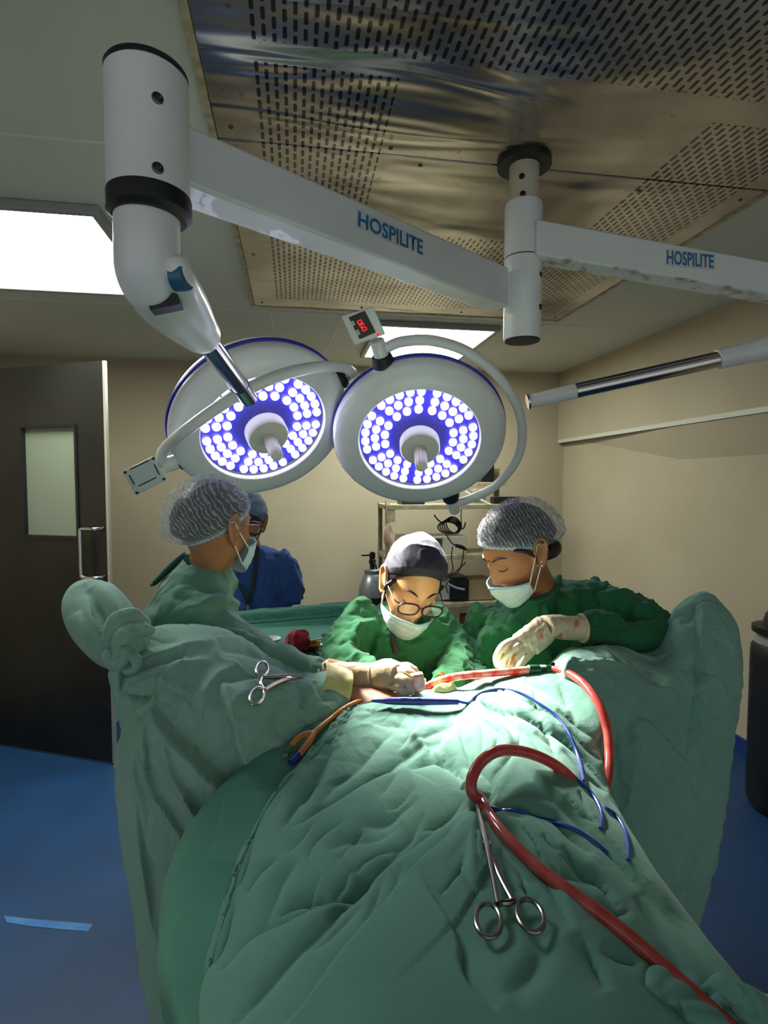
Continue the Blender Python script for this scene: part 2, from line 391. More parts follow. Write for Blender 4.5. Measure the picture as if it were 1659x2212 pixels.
# ---- ceiling light panels
def ceiling_light(x0, x1, y0, y1, label):
    t = thing('ceiling_light', ((x0+x1)/2, (y0+y1)/2, CH), label, 'ceiling light', 'square ceiling light panels')
    f = MB(); w = .035; z0, z1 = CH-.035, CH
    for (a, b, c, d) in [(x0, x1, y0, y0+w), (x0, x1, y1-w, y1), (x0, x0+w, y0+w, y1-w), (x1-w, x1, y0+w, y1-w)]: f.box(((a+b)/2, (c+d)/2, (z0+z1)/2), (b-a, d-c, z1-z0))
    f.build('frame', mat('light_frame', '8F918B', .4), t, bevel=.006)
    MB().box(((x0+x1)/2, (y0+y1)/2, CH-.02), (x1-x0-2*w+.004, y1-y0-2*w+.004, .02)).build('diffuser', M_panel, t)
    return t
ceiling_light(-1.62, -.72, 2.30, 3.28, 'large bright ceiling light panel on the left behind the lamp column')
ceiling_light(.54, 1.38, 3.60, 4.56, 'bright ceiling light panel behind the digital display box')
# ---- door
dt = thing('door_1', (0, 0, 0), 'dark brushed steel door standing ajar with a narrow window', None); del dt['label']; dt['kind'] = 'structure'
Dr = atz(247, 1653, 0.0); Dl = Vector((-1.80, Dr.y+.36, 0)); Dl = atz(-6, 1610, 0); dt.location = Dr
dx = (Dl-Dr).normalized(); dn = Vector((dx.y, -dx.x, 0));  dn = -dn if dn.dot(Vector((0, -1, 0))) < 0 else dn
DHt = at(232, 779, Dr.y).z; dW = (Dl-Dr).length
def dpt(s, z, o=0.0): return Dr+dx*s+Vector((0, 0, z))+dn*o
def dproj(px, py):
    p = atp(px, py, Dr, dn); return (p-Dr).dot(dx), p.z
s0, zt = dproj(165, 916); s1, zb = dproj(52, 1160)
leaf = MB(); T = -.016
def slab(mb, sa, sb, za, zb_, o0=0.0, o1=T): mb.hexa([dpt(sa, za, o0), dpt(sb, za, o0), dpt(sb, zb_, o0), dpt(sa, zb_, o0)], [dpt(sa, za, o1), dpt(sb, za, o1), dpt(sb, zb_, o1), dpt(sa, zb_, o1)])
slab(leaf, 0, s0, .012, DHt); slab(leaf, s1, dW, .012, DHt); slab(leaf, s0, s1, zt, DHt); slab(leaf, s0, s1, .012, zb)
leaf.build('leaf', M_doorm, dt)
fr = MB(); g = .014
slab(fr, s0-.002, s0+g, zb, zt, .008, T-.004); slab(fr, s1-g, s1+.002, zb, zt, .008, T-.004); slab(fr, s0, s1, zt-g, zt+.002, .008, T-.004); slab(fr, s0, s1, zb-.002, zb+g, .008, T-.004)
fr.build('window_frame', M_dark, dt)
pn = MB(); slab(pn, s0+g, s1-g, zb+g, zt-g, -.018, -.024); pn.build('window_pane', glassmat('door_glass', 'B4BBA6', .62, .12), dt)
st = MB(); slab(st, .0, .010, .012, DHt, .0015, 0.0); slab(st, -.006, 0.0, .012, DHt, 0.001, T); st.build('edge_strip', mat('door_edge', 'B9B4A6', .3, metal=.6), dt)
hs, hz1 = dproj(222, 1142); hs2, hz0 = dproj(215, 1246); sx, _ = dproj(190, 1190)
MB().tube([dpt(hs, hz1, 0), dpt(hs+.015, hz1, .045), dpt(sx-.01, hz1-.002, .05), dpt(sx, hz1-.03, .05), dpt(sx, (hz0+hz1)/2, .05), dpt(sx, hz0+.03, .05), dpt(sx-.01, hz0+.002, .05), dpt(hs+.015, hz0, .045), dpt(hs, hz0, 0)], .0115, 12, smooth=50).build('handle', M_chrome, dt)
jb = MB(); P = Dl+Vector((-.05, .05, 0)); jb.box((P.x-.03, P.y+.02, 1.1), (.12, .12, 2.2)); struct(jb.build('trim_9', mat('door_jamb', '2C2B29', .5, metal=.3)))
struct(MB().box((-1.9, 3.72, 2.42), (1.25, .10, .46)).build('wall_lintel', M_wall)) if False else None
# floor scrape
sc = MB(); sc.add([Vector(atz(x, y, .0012)) for x, y in [(8, 1978), (60, 1984), (130, 1990), (200, 1996), (190, 2012), (120, 2006), (60, 2000), (15, 1992)]], [(0, 1, 2, 3, 4, 5, 6, 7)])
o = sc.build('floor_scuff', mat('scuff', '4B7BA8', .5, col2='2d66a5', cs=12)); tag(o, 'pale scuff mark worn into the blue floor on the left', 'floor mark', kind='structure')
# ================================================================== surgical lights
HUB = Vector((.735, 1.735, 0))
susp = thing('lamp_suspension', (HUB.x, HUB.y, DH), 'white ceiling pole with two branching HOSPILITE arms through the steel diffuser', 'surgical light mount')
def pz(py, Y=1.735, px=1130): return at(px, py, Y).z
z = {k: pz(k) for k in (350, 442, 560, 735)}
pl = MB().lathe([(.047, z[442]-.01), (.047, DH+.02)], (HUB.x, HUB.y, 0), (0, 0, 1), 40); pl.build('pole', mat('pole_paint', 'C3BFA8', .45, col2='B7B198', cs=9), susp)
MB().lathe([(.0595, z[560]+.002), (.0595, z[442]-.012), (.057, z[442]), (.047, z[442]+.002)], (HUB.x, HUB.y, 0), (0, 0, 1), 48).build('upper_collar', M_white, susp)
MB().lathe([(.057, z[735]), (.0595, z[735]+.004), (.0595, z[560]-.002)], (HUB.x, HUB.y, 0), (0, 0, 1), 48).build('lower_collar', M_white, susp)
MB().lathe([(.0585, z[560]-.004), (.0585, z[560]+.004)], (HUB.x, HUB.y, 0), (0, 0, 1), 48).build('collar_ring', mat('rust_ring', '6a3a24', .7), susp)
MB().lathe([(.02, z[735]-.006), (.055, z[735]-.005), (.057, z[735]+.001)], (HUB.x, HUB.y, 0), (0, 0, 1), 40).build('end_cap', M_black, susp)
for (px, py, r) in [(1128, 383, .047), (1130, 421, .047), (1153, 520, .0595), (1161, 594, .0595), (1160, 664, .0595)]:
    p = at(px, py, 1.70); d = Vector((p.x-HUB.x, p.y-HUB.y, 0)).normalized(); c = Vector((HUB.x, HUB.y, p.z))+d*(r-.001)
    MB().lathe([(.009, 0), (.009, .003), (.005, .004), (.004, .001)], c, d, 14).build('bolt', M_bolt if r > .05 else M_dark, susp)
# beams --------------------------------------------------------------
def beam(A, B, name, m):
    """A, B: end quads (front top, front bottom, back bottom, back top)"""
    return MB().hexa(A, B).build(name, m, susp, bevel=.006, smooth=True)
YC, YP = .90, 1.70
lt, lb = at(392, 262, YC), at(392, 392, YC); lu = atz(396, 430, lb.z)
rt, rb = at(1100, 578, YP), at(1100, 664, YP); ru = atz(1100, 694, rb.z-.004)
bn = Vector((.7, -.72, 0)); off = Vector((-.045, .055, 0))
A = [lt, lb, lb+off*1.1, lt+off*1.1]; B = [rt, rb, rb+off, rt+off]
M_beam = M_white_rust
beam(A, B, 'arm', M_beam)
def onface(px, py, A, B):
    n = np.cross(np.array(B[0]-A[1]), np.array(A[0]-A[1])); return atp(px, py, A[1], n/np.linalg.norm(n))
def label(quad, AB, txtq):
    st_ = [onface(*p, *AB) for p in quad]; n = (st_[1]-st_[0]).cross(st_[3]-st_[0]).normalized(); n = -n if n.dot(Vector((0, 0, CZ))-st_[0]) < 0 else n
    MB().hexa([p+n*.0012 for p in st_], [p-n*.001 for p in st_]).build('sticker', M_sticker, susp)
    text_on('HOSPILITE', [onface(*p, *AB) for p in txtq], M_bluetext, susp, 'lettering', .0022, .022)
label([(768, 492), (914, 557), (915, 517), (769, 450)], (A, B), [(772, 489), (912, 552), (912, 519), (773, 456)])
Y2 = 1.60
ra, rb2 = at(1160, 472, 1.66), at(1160, 549, 1.66); ea, eb = at(1760, 582, 1.52), at(1760, 652, 1.52)
off2 = Vector((.0, .075, 0)); A2 = [ra, rb2, rb2+off2, ra+off2]; B2 = [ea, eb, eb+off2, ea+off2]
def rust_mat():
    N = NT('white_enamel_rusty'); b = N.n('ShaderNodeBsdfPrincipled', i_Roughness=.45); N.l(b.outputs[0], N.out.inputs[0])
    g = N.n('ShaderNodeNewGeometry'); sp = N.n('ShaderNodeSeparateXYZ'); N.l(g.outputs['Normal'], sp.inputs[0])
    tc = N.n('ShaderNodeTexCoord').outputs['Object']; nz = N.n('ShaderNodeTexNoise', i_Scale=22.0, i_Detail=6.0); N.l(tc, nz.inputs['Vector'])
    mr = N.n('ShaderNodeMapRange'); mr.inputs[1].default_value = .52; mr.inputs[2].default_value = .66; N.l(nz.outputs[0], mr.inputs[0])
    under = N.math('LESS_THAN', sp.outputs[2], -.35)
    N.l(N.mix(N.math('MULTIPLY', N.math('MULTIPLY', mr.outputs[0], under), .8), lin('DDE2DE'), lin('8A6236')), b.inputs['Base Color']); return N.m
beam(A2, B2, 'arm', rust_mat())
label([(1438, 574), (1544, 584), (1545, 549), (1439, 537)], (A2, B2), [(1440, 571), (1541, 580), (1541, 551), (1440, 540)])

# lamp heads ----------------------------------------------------------
def seg7(mb, quad, ch):
    a, b, c, d = quad; S = {'0': 'abcdef', '6': 'acdefg', '9': 'abcdfg'}[ch]
    def P(u, v): return (a*(1-u)+b*u)*(1-v)+(d*(1-u)+c*u)*v
    R = {'a': (.15, .92, .85, 1), 'd': (.15, 0, .85, .08), 'g': (.15, .46, .85, .54), 'f': (0, .54, .16, .95), 'b': (.84, .54, 1, .95), 'e': (0, .05, .16, .46), 'c': (.84, .05, 1, .46)}
    for s in S:
        x0, y0, x1, y1 = R[s]; n = (b-a).cross(d-a).normalized(); q = [P(x0, y0), P(x1, y0), P(x1, y1), P(x0, y1)]
        mb.hexa([p-n*.0006 for p in q], [p+n*.0006 for p in q])
M_plate = mat('led_plate_blue', '2216B4', .3, spec=.6)
M_cover = glassmat('lamp_cover_glass', 'F4F4FF', .93, .05)
M_hub = mat('hub_plastic', 'C8C9BC', .4)
led_mesh = None
def lamp_head(px, py, Y, nc, label, shot):
    """nc: facing direction in camera terms (right, down, towards)"""
    global led_mesh
    C = at(px, py, Y); rd = (C-Vector((0, 0, CZ))).normalized()
    R = rd.cross(Vector((0, 0, 1))).normalized(); U = R.cross(rd).normalized()
    n = (R*nc[0]-U*nc[1]-rd*nc[2]).normalized()
    t = thing('surgical_light', C, label, 'surgical light', 'round surgical lights')
    MB().lathe([(.0, -.125), (.15, -.122), (.22, -.105), (.265, -.075), (.285, -.045), (.290, -.022)], C, n, 96).build('housing', M_white, t)
    MB().lathe([(.290, -.022), (.2955, -.019), (.2955, -.011), (.290, -.008)], C, n, 96, caps=False).build('blue_ring', M_blue, t)['label'] = 'blue ring'
    MB().lathe([(.290, -.008), (.293, .004), (.290, .018), (.281, .028), (.262, .036), (.225, .0405), (.206, .0405), (.2035, .038), (.2025, .024)], C, n, 96, caps=False).build('face_ring', M_white, t)
    MB().lathe([(.0, .0), (.2025, .0), (.2025, .010), (.0, .0101)], C, n, 72).build('led_plate', M_plate, t)
    MB().lathe([(.0, .030), (.2020, .030), (.2020, .033), (.0, .0331)], C, n, 72).build('cover_glass', M_cover, t)
    MB().lathe([(.067, .0335), (.067, .070), (.062, .078), (.03, .0795)], C, n, 48).build('hub', M_hub, t)
    gr = MB(); Rg = []
    u = n.orthogonal().normalized(); w = n.cross(u)
    for h, r in [(.078, .021), (.09, .0205), (.14, .0195), (.168, .0185), (.172, .015), (.173, .002)]:
        Rg.append([C+n*h+(u*math.cos(a)+w*math.sin(a))*(r*(1+.07*math.cos(10*a))) for a in np.linspace(0, 2*math.pi, 80, endpoint=False)])
    gr.rings(Rg).build('handle', mat('grip_plastic', 'D8D4C6', .4), t, auto=60)
    if led_mesh is None:
        led_mesh = MB().lathe([(.0134, 0), (.0134, .006), (.0125, .010), (.0095, .0135), (.006, .0155), (.0, .016)], (0, 0, 0), (0, 0, 1), 16).mesh('led'); led_mesh.materials.append(M_led)
        led_mesh.polygons.foreach_set('use_smooth', [True]*len(led_mesh.polygons))
    # frame in the plate: e1 to the right in the picture, e2 up
    e1 = (R-n*R.dot(n)).normalized(); e2 = n.cross(e1); e2 = -e2 if e2.dot(U) < 0 else e2
    rows = ((.183, 5, 44), (.150, 4, 41), (.117, 3, 38))
    rotq = Vector((0, 0, 1)).rotation_difference(n)
    for k in range(6):
        c0 = math.radians(60*k+shot)
        for (rr, cnt, spread) in rows:
            for j in range(cnt):
                a = c0+math.radians(spread)*((j/(cnt-1)-.5))
                o = bpy.data.objects.new('led', led_mesh); SC.collection.objects.link(o); o.parent = t
                o.location = n*.0105+e1*rr*math.cos(a)+e2*rr*math.sin(a); o.rotation_mode = 'QUATERNION'; o.rotation_quaternion = rotq
    L = bpy.data.lights.new('lamp_beam', 'SPOT'); L.energy = SPOT_W; L.color = (1, .95, .86); L.spot_size = math.radians(36); L.spot_blend = 1.0; L.shadow_soft_size = .15
    lo = bpy.data.objects.new('lamp_beam', L); SC.collection.objects.link(lo); lo.parent = t; lo.location = n*.19; lo.rotation_mode = 'QUATERNION'
    tgt = at(995, 1462, 1.25); lo.rotation_quaternion = (tgt-(C+n*.19)).to_track_quat('-Z', 'Y')
    return t, C, n, e1, e2, R, U
LT = lamp_head(905, 942, 1.86, (.05, .585, .81), 'right-hand round surgical light below the digital display box', 60-30+20)
LT2 = lamp_head(566, 915, 1.86, (.27, .585, .76), 'left-hand round surgical light behind the chrome tube', 30)
# lettering on the right head's rim
t, C, n, e1, e2, R, U = LT
def rimtext(u, v):
    a = math.radians(171+u*48); r = .2915
    return np.array(C+n*(-.004+v*.018)+(e1*math.cos(a)+e2*math.sin(a))*(r+.0026))
text_on('HOSPILITE LED-600', None, mat('rim_lettering', '35409A', .5), t, 'lettering', warp=rimtext, bold=.01)
# yokes ----------------------------------------------------------------
def pivot(Cn, px, py, T, reach=.30):
    t, C, n, e1, e2, R, U = T; p = atp(px, py, C-n*.0, n); d = (p-C).normalized(); return d
t, C, n, e1, e2, R, U = LT
def inpl(px, py, T, o=-.02): return atp(px, py, T[1]+T[2]*o, T[2])
arc = [inpl(832, 752, LT, -.0), inpl(870, 738, LT, -.01), inpl(935, 736, LT), inpl(1010, 760, LT), inpl(1075, 812, LT), inpl(1118, 880, LT), inpl(1128, 945, LT), inpl(1112, 1000, LT), inpl(1070, 1050, LT), inpl(1025, 1074, LT), inpl(985, 1088, LT)]
MB().tube(arc, .0165, 16, smooth=90).build('yoke', M_white, t)
def knuckle(T, a, b, c, m2=M_white):
    """dark joint from rim point a to b, white socket from b to c (pixels in the lamp plane)"""
    t = T[0]; P = [inpl(*q, T, -.014) for q in (a, b, c)]
    MB().tube([P[0], P[0].lerp(P[1], .5), P[1]], [.030, .036, .030], 20, smooth=12).build('swivel_joint', M_black, t)
    MB().tube([P[1], P[2]], [.024, .022], 20).build('socket', m2, t, bevel=.003)
knuckle(LT, (833, 802), (824, 768), (814, 735)); knuckle(LT, (970, 1050), (974, 1078), (983, 1104))
# display box
dC = inpl(790, 704, LT, .012); ux = (inpl(835, 722, LT, .012)-inpl(770, 747, LT, .012)).normalized(); uy = n.cross(ux).normalized()
uy = -uy if uy.dot(U) < 0 else uy
def plpx(q, o): return inpl(*q, LT, o)
fq = [(766, 746), (833, 722), (806, 662), (738, 683)]
MB().hexa([plpx(q, -.03) for q in fq], [plpx(q, .022) for q in fq]).build('display_box', M_white, t, bevel=.004)
iq = [(777, 733), (812, 718), (788, 671), (753, 686)]
MB().hexa([plpx(q, .018) for q in iq], [plpx(q, .0235) for q in iq]).build('display', M_dark, t)
dg = MB()
# three digits running down the slanted window, read with the head tilted to the left
def lerp2(a, b, k): return (a[0]+(b[0]-a[0])*k, a[1]+(b[1]-a[1])*k)
base_a, base_b = (770, 694), (785, 717)       # foot line of the digits
top_a, top_b = (779, 689), (794, 712)
for k, ch in enumerate('060'):
    f0, f1 = k/3+.03, (k+1)/3-.03
    q = [lerp2(base_a, base_b, f0), lerp2(base_a, base_b, f1), lerp2(top_a, top_b, f1), lerp2(top_a, top_b, f0)]
    seg7(dg, [plpx(x, .0242) for x in q], ch)
dg.build('digits', emat('red_digits', 'FF2230', 3.0), t)['label'] = 'red glowing digits'
bt = MB()
for q in ([(757, 695), (763, 692), (768, 702), (762, 705)], [(768, 714), (774, 711), (779, 722), (773, 725)]): bt.hexa([plpx(x, .022) for x in q], [plpx(x, .0255) for x in q])
bt.build('button', mat('grey_button', 'B9BDB8', .5), t)
led_ = MB()
for q in ([(813, 721), (817, 719), (819, 724), (815, 726)],): led_.hexa([plpx(x, .021) for x in q], [plpx(x, .0235) for x in q])
led_.build('indicator', emat('red_indicator', 'FF1515', 1.5), t)
# right spring arm, coming in from the right
pA, pB, pC_, pD = at(1141, 868, 1.84), at(1243, 845, 1.80), at(1549, 777, 1.70), at(1760, 727, 1.62)
ar = thing('spring_arm', pD, 'white spring arm with a chrome sleeve reaching in from the right', 'lamp arm')
MB().tube([pA, pA.lerp(pB, .05), pB], [.021, .0235, .026], 24).build('tip', M_white, ar)
MB().tube([pA.lerp(pB, -.02), pA.lerp(pB, .02)], .0265, 24).build('clamp_ring', M_chrome, ar)
MB().tube([pB, pC_], [.026, .0285], 32).build('chrome_sleeve', M_chrome, ar)['label'] = 'chrome sleeve'
MB().tube([pC_, pC_.lerp(pD, .02), pD], [.033, .0335, .045], 32).build('arm_shell', M_white, ar, bevel=.002)
# left head yoke, crossing in front of the lamp
t2 = LT2[0]
def yk(px, py, Y): return at(px, py, Y)
pv1, pv2 = inpl(372, 1000, LT2, -.012), inpl(752, 812, LT2, -.012)
arc2 = [yk(352, 1003, pv1.y-.01), yk(352, 975, pv1.y-.06), yk(395, 935, 1.62), yk(470, 880, 1.55), yk(540, 838, 1.53), yk(620, 806, 1.56), yk(690, 793, 1.64), yk(740, 793, pv2.y-.10), yk(762, 806, pv2.y-.03)]
MB().tube(arc2, .0165, 16, smooth=90).build('yoke', M_white, t2)
P = [inpl(*q, LT2, -.012) for q in ((405, 990), (385, 996), (352, 1006))]
MB().tube([P[0], P[0].lerp(P[1], .5), P[1]], [.026, .036, .028], 20, smooth=12).build('swivel_joint', M_black, t2)
MB().tube([P[1], P[2]], [.024, .026], 20).build('socket', M_white, t2, bevel=.003)
P = [inpl(*q, LT2, -.012) for q in ((728, 822), (745, 812), (764, 802))]
MB().tube([P[0], P[0].lerp(P[1], .5), P[1]], [.026, .036, .028], 20, smooth=12).build('swivel_joint', M_black, t2)
MB().tube([P[1], P[2]], [.023, .022], 20).build('socket', M_chrome, t2)
bq = [(264, 1019), (331, 985), (360, 1037), (294, 1070)]
def b2(q, o): return inpl(*q, LT2, o+.02)
MB().hexa([b2(q, -.035) for q in bq], [b2(q, .02) for q in bq]).build('control_box', M_white, t2, bevel=.005)
gv = MB()
for a, b in (((281, 1014), (322, 994)), ((299, 1050), (338, 1031)), ((279, 1026), (290, 1046)), ((333, 1003), (344, 1025))):
    A_, B_ = b2(a, .0205), b2(b, .0205); d = (B_-A_).normalized(); w = LT2[2].cross(d)*.0016
    gv.hexa([A_-w, B_-w, B_+w, A_+w], [p+LT2[2]*.0012 for p in (A_-w, B_-w, B_+w, A_+w)])
gv.build('groove', M_dark, t2)
for q in ((270, 1020), (331, 990), (354, 1034), (296, 1064)):
    MB().lathe([(.005, 0), (.005, .002), (.001, .003)], b2(q, .0195), LT2[2], 10).build('screw', M_bolt, t2)
# left suspension column and spring arm, nearer the camera
cb = at(320, 430, YC); cc = Vector((at(320, 300, YC).x, YC, 0))
ztop, zb1, zb2 = at(320, 168, YC+.0).z, at(320, 432, YC).z, at(320, 470, YC).z
la = thing('spring_arm', (cc.x, cc.y, zb1), 'white left column with black collar and jointed spring arm holding a chrome tube', 'lamp arm')
rC = .0595*78/82*1.0
rC = .0585
MB().lathe([(.02, ztop+.001), (rC-.004, ztop), (rC, ztop-.004), (rC, zb1)], cc, (0, 0, 1), 56).build('column', M_white, la)
MB().lathe([(.02, ztop+.008), (rC-.002, ztop+.007), (rC+.0005, ztop+.003), (rC-.003, ztop)], cc, (0, 0, 1), 56).build('top_cap', M_black, la)
MB().lathe([(rC+.001, zb1+.004), (rC+.002, zb1), (rC+.002, zb2+.004), (rC-.006, zb2-.003), (.03, zb2-.004)], cc, (0, 0, 1), 56).build('collar', M_black, la)
for (px, py) in [(343, 215), (343, 366)]:
    p = at(px, py, YC-.05); d = Vector((p.x-cc.x, -.055, 0)).normalized(); MB().lathe([(.008, 0), (.008, .002), (.0055, .003), (.004, .001)], Vector((cc.x, cc.y, p.z))+d*(rC-.0006), d, 14).build('bolt', M_bolt, la)
# elbow
e = MB()
e.tube([at(318, 462, YC), at(318, 530, YC), at(318, 575, YC+.005), at(326, 615, YC+.02), at(340, 645, YC+.04)], [.047, .047, .047, .044, .036], 32, smooth=24)
link('elbow', fuse(e, .004, 4), M_white, la)
# flat side blade and shell tapering to the chrome tube
s = MB()
Pe = [at(345, 560, YC+.01), at(350, 618, YC+.06), at(384, 668, YC+.15), at(432, 720, YC+.26), at(444, 734, YC+.285)]
s.tube(Pe, [.044, .056, .052, .040, .034], 28, smooth=30)
s.tube([at(380, 552, YC-.02), at(388, 600, YC+.0), at(412, 655, YC+.11), at(440, 712, YC+.25)], [.014, .024, .030, .028], 24, smooth=24)
link('arm_shell', fuse(s, .004, 6), M_white, la)
MB().box(at(358, 657, YC+.015), (.045, .03, .018), Matrix.Rotation(-.25, 3, 'Y')).build('joint_slot', M_dark, la)
bd = at(394, 598, YC-.012); MB().lathe([(.0, .010), (.019, .009), (.021, .006), (.021, -.012)], bd, (.93, -.36, -.05), 28).build('badge', mat('badge_blue', '2C5C80', .3), la)
tb0, tb1, tb2 = Pe[-1], at(517, 832, 1.44), at(538, 862, 1.50)
MB().tube([tb0.lerp(tb1, -.05), tb1], .0235, 32).build('chrome_tube', M_chrome, la)
MB().tube([tb1.lerp(tb2, -.08), tb1.lerp(tb2, .02)], .0245, 32).build('tube_ring', M_dark, la)
MB().tube([tb1, tb2], .0225, 32).build('tube_tip', M_chrome, la)
# ================================================================== drapes
def cloth_mat(name, a, b, cs=5.0, bump=.10, bs=90, rough=.85, sheen=.1, bump2=.25, bs2=14, crease=.22, crs=9.0):
    return mat(name, a, rough, spec=.15, col2=b, cs=cs, bump=bump, bs=bs, sheen=sheen, bump2=bump2, bs2=bs2, contrast=(.3, .7), crease=crease, crs=crs)
M_drape = cloth_mat('surgical_drape', '659484', '568574', 4.0)
M_drape2 = cloth_mat('leg_drape_cloth', '8DB2A2', '7CA392', 3.0)
M_drape3 = cloth_mat('leg_drape_cloth_deep', '80AD9C', '709E8C', 3.0)
M_drape_side = cloth_mat('drape_side_green', '4F8B75', '467F6A', 4.0)
M_drape_dark = cloth_mat('table_drape', '2F6A55', '285C4A', 6.0)
def net(K, nu, nv):
    K = np.array([[tuple(p) for p in r] for r in K], float)      # rows x cols x 3
    A = np.stack([catmull(K[:, j], nu) for j in range(K.shape[1])], 1)
    return np.stack([catmull(A[i], nv) for i in range(nu)], 0)
def solid(o, t=.0025):
    s = o.modifiers.new('thickness', 'SOLIDIFY'); s.thickness = t; s.offset = -1; return o
def orient(me, toward=(0, 0, CZ)):
    V, Nn = get(me)
    if ((np.array(toward)-V)*Nn).sum() < 0: me.flip_normals(); me.update()
# --- main sheet over the patient's abdomen
COL = [
 # left edge of the sheet
 [(735,1524,1.20),(640,1565,1.12),(500,1672,1.00),(420,1765,.91),(362,1880,.81),(343,2005,.72),(347,2120,.64),(375,2240,.58)],
 [(775,1520,1.20),(712,1588,1.07),(612,1708,.93),(545,1838,.81),(503,1970,.70),(470,2085,.615),(458,2185,.55),(470,2300,.48)],
 [(850,1502,1.20),(822,1578,1.05),(790,1680,.91),(762,1790,.79),(738,1890,.68),(720,2010,.58),(700,2170,.495),(690,2330,.43)],
 [(960,1488,1.20),(955,1558,1.05),(960,1640,.915),(990,1722,.79),(1005,1832,.67),(1005,1970,.565),(1005,2150,.472),(1005,2360,.40)],
 [(1110,1458,1.20),(1112,1520,1.05),(1132,1600,.92),(1172,1680,.80),(1222,1800,.68),(1282,1950,.57),(1352,2130,.475),(1432,2340,.40)],
 [(1205,1452,1.20),(1262,1520,1.08),(1300,1640,.95),(1338,1760,.84),(1412,1880,.72),(1502,2000,.63),(1602,2130,.54),(1722,2260,.48)],
]
C = [[at(*p) for p in c] for c in COL]
C = [[Vector((c[0].x, c[0].y+.07, c[0].z-.10))]+c for c in C]
hl = [[Vector((p.x+dx, p.y+.01, p.z-dz)) for p in C[0]] for dx, dz in ((.055, .42), (.02, .15))]
hr = [[Vector((p.x+dx, p.y+.01, p.z-dz)) for p in C[-1]] for dx, dz in ((-.005, .12), (-.02, .40))]
mxr = 360
under = [[p+Vector((.0, .0, -.035)) for p in c] for c in C[2:4]]
under0 = [[p+Vector((-.004, 0, -.009)) for p in C[1]]]
Gs = net(hl+C[:1]+under0+under, 240, mxr); me_s = grid_mesh(Gs); orient(me_s)
wrinkle(me_s, .003, 6.0, 9.3, warp=1.0, mode='n'); crinkle(me_s, .003, 9.0, 5.2, p=6)
tuck0 = [[Vector((p.x+.012, p.y+.012, p.z-.022)) for p in C[1]], [Vector((p.x-.002, p.y-.001, p.z-.004)) for p in C[1]]]
lifted = [[p+Vector((0, -.001, .003)) for p in c] for c in C[1:]]
G = net(tuck0+lifted+hr, 420, mxr)
me = grid_mesh(G); orient(me)
wrinkle(me, .004, 7.0, 3.3, stretch=(1, .75, 1), warp=1.2, mode='n')
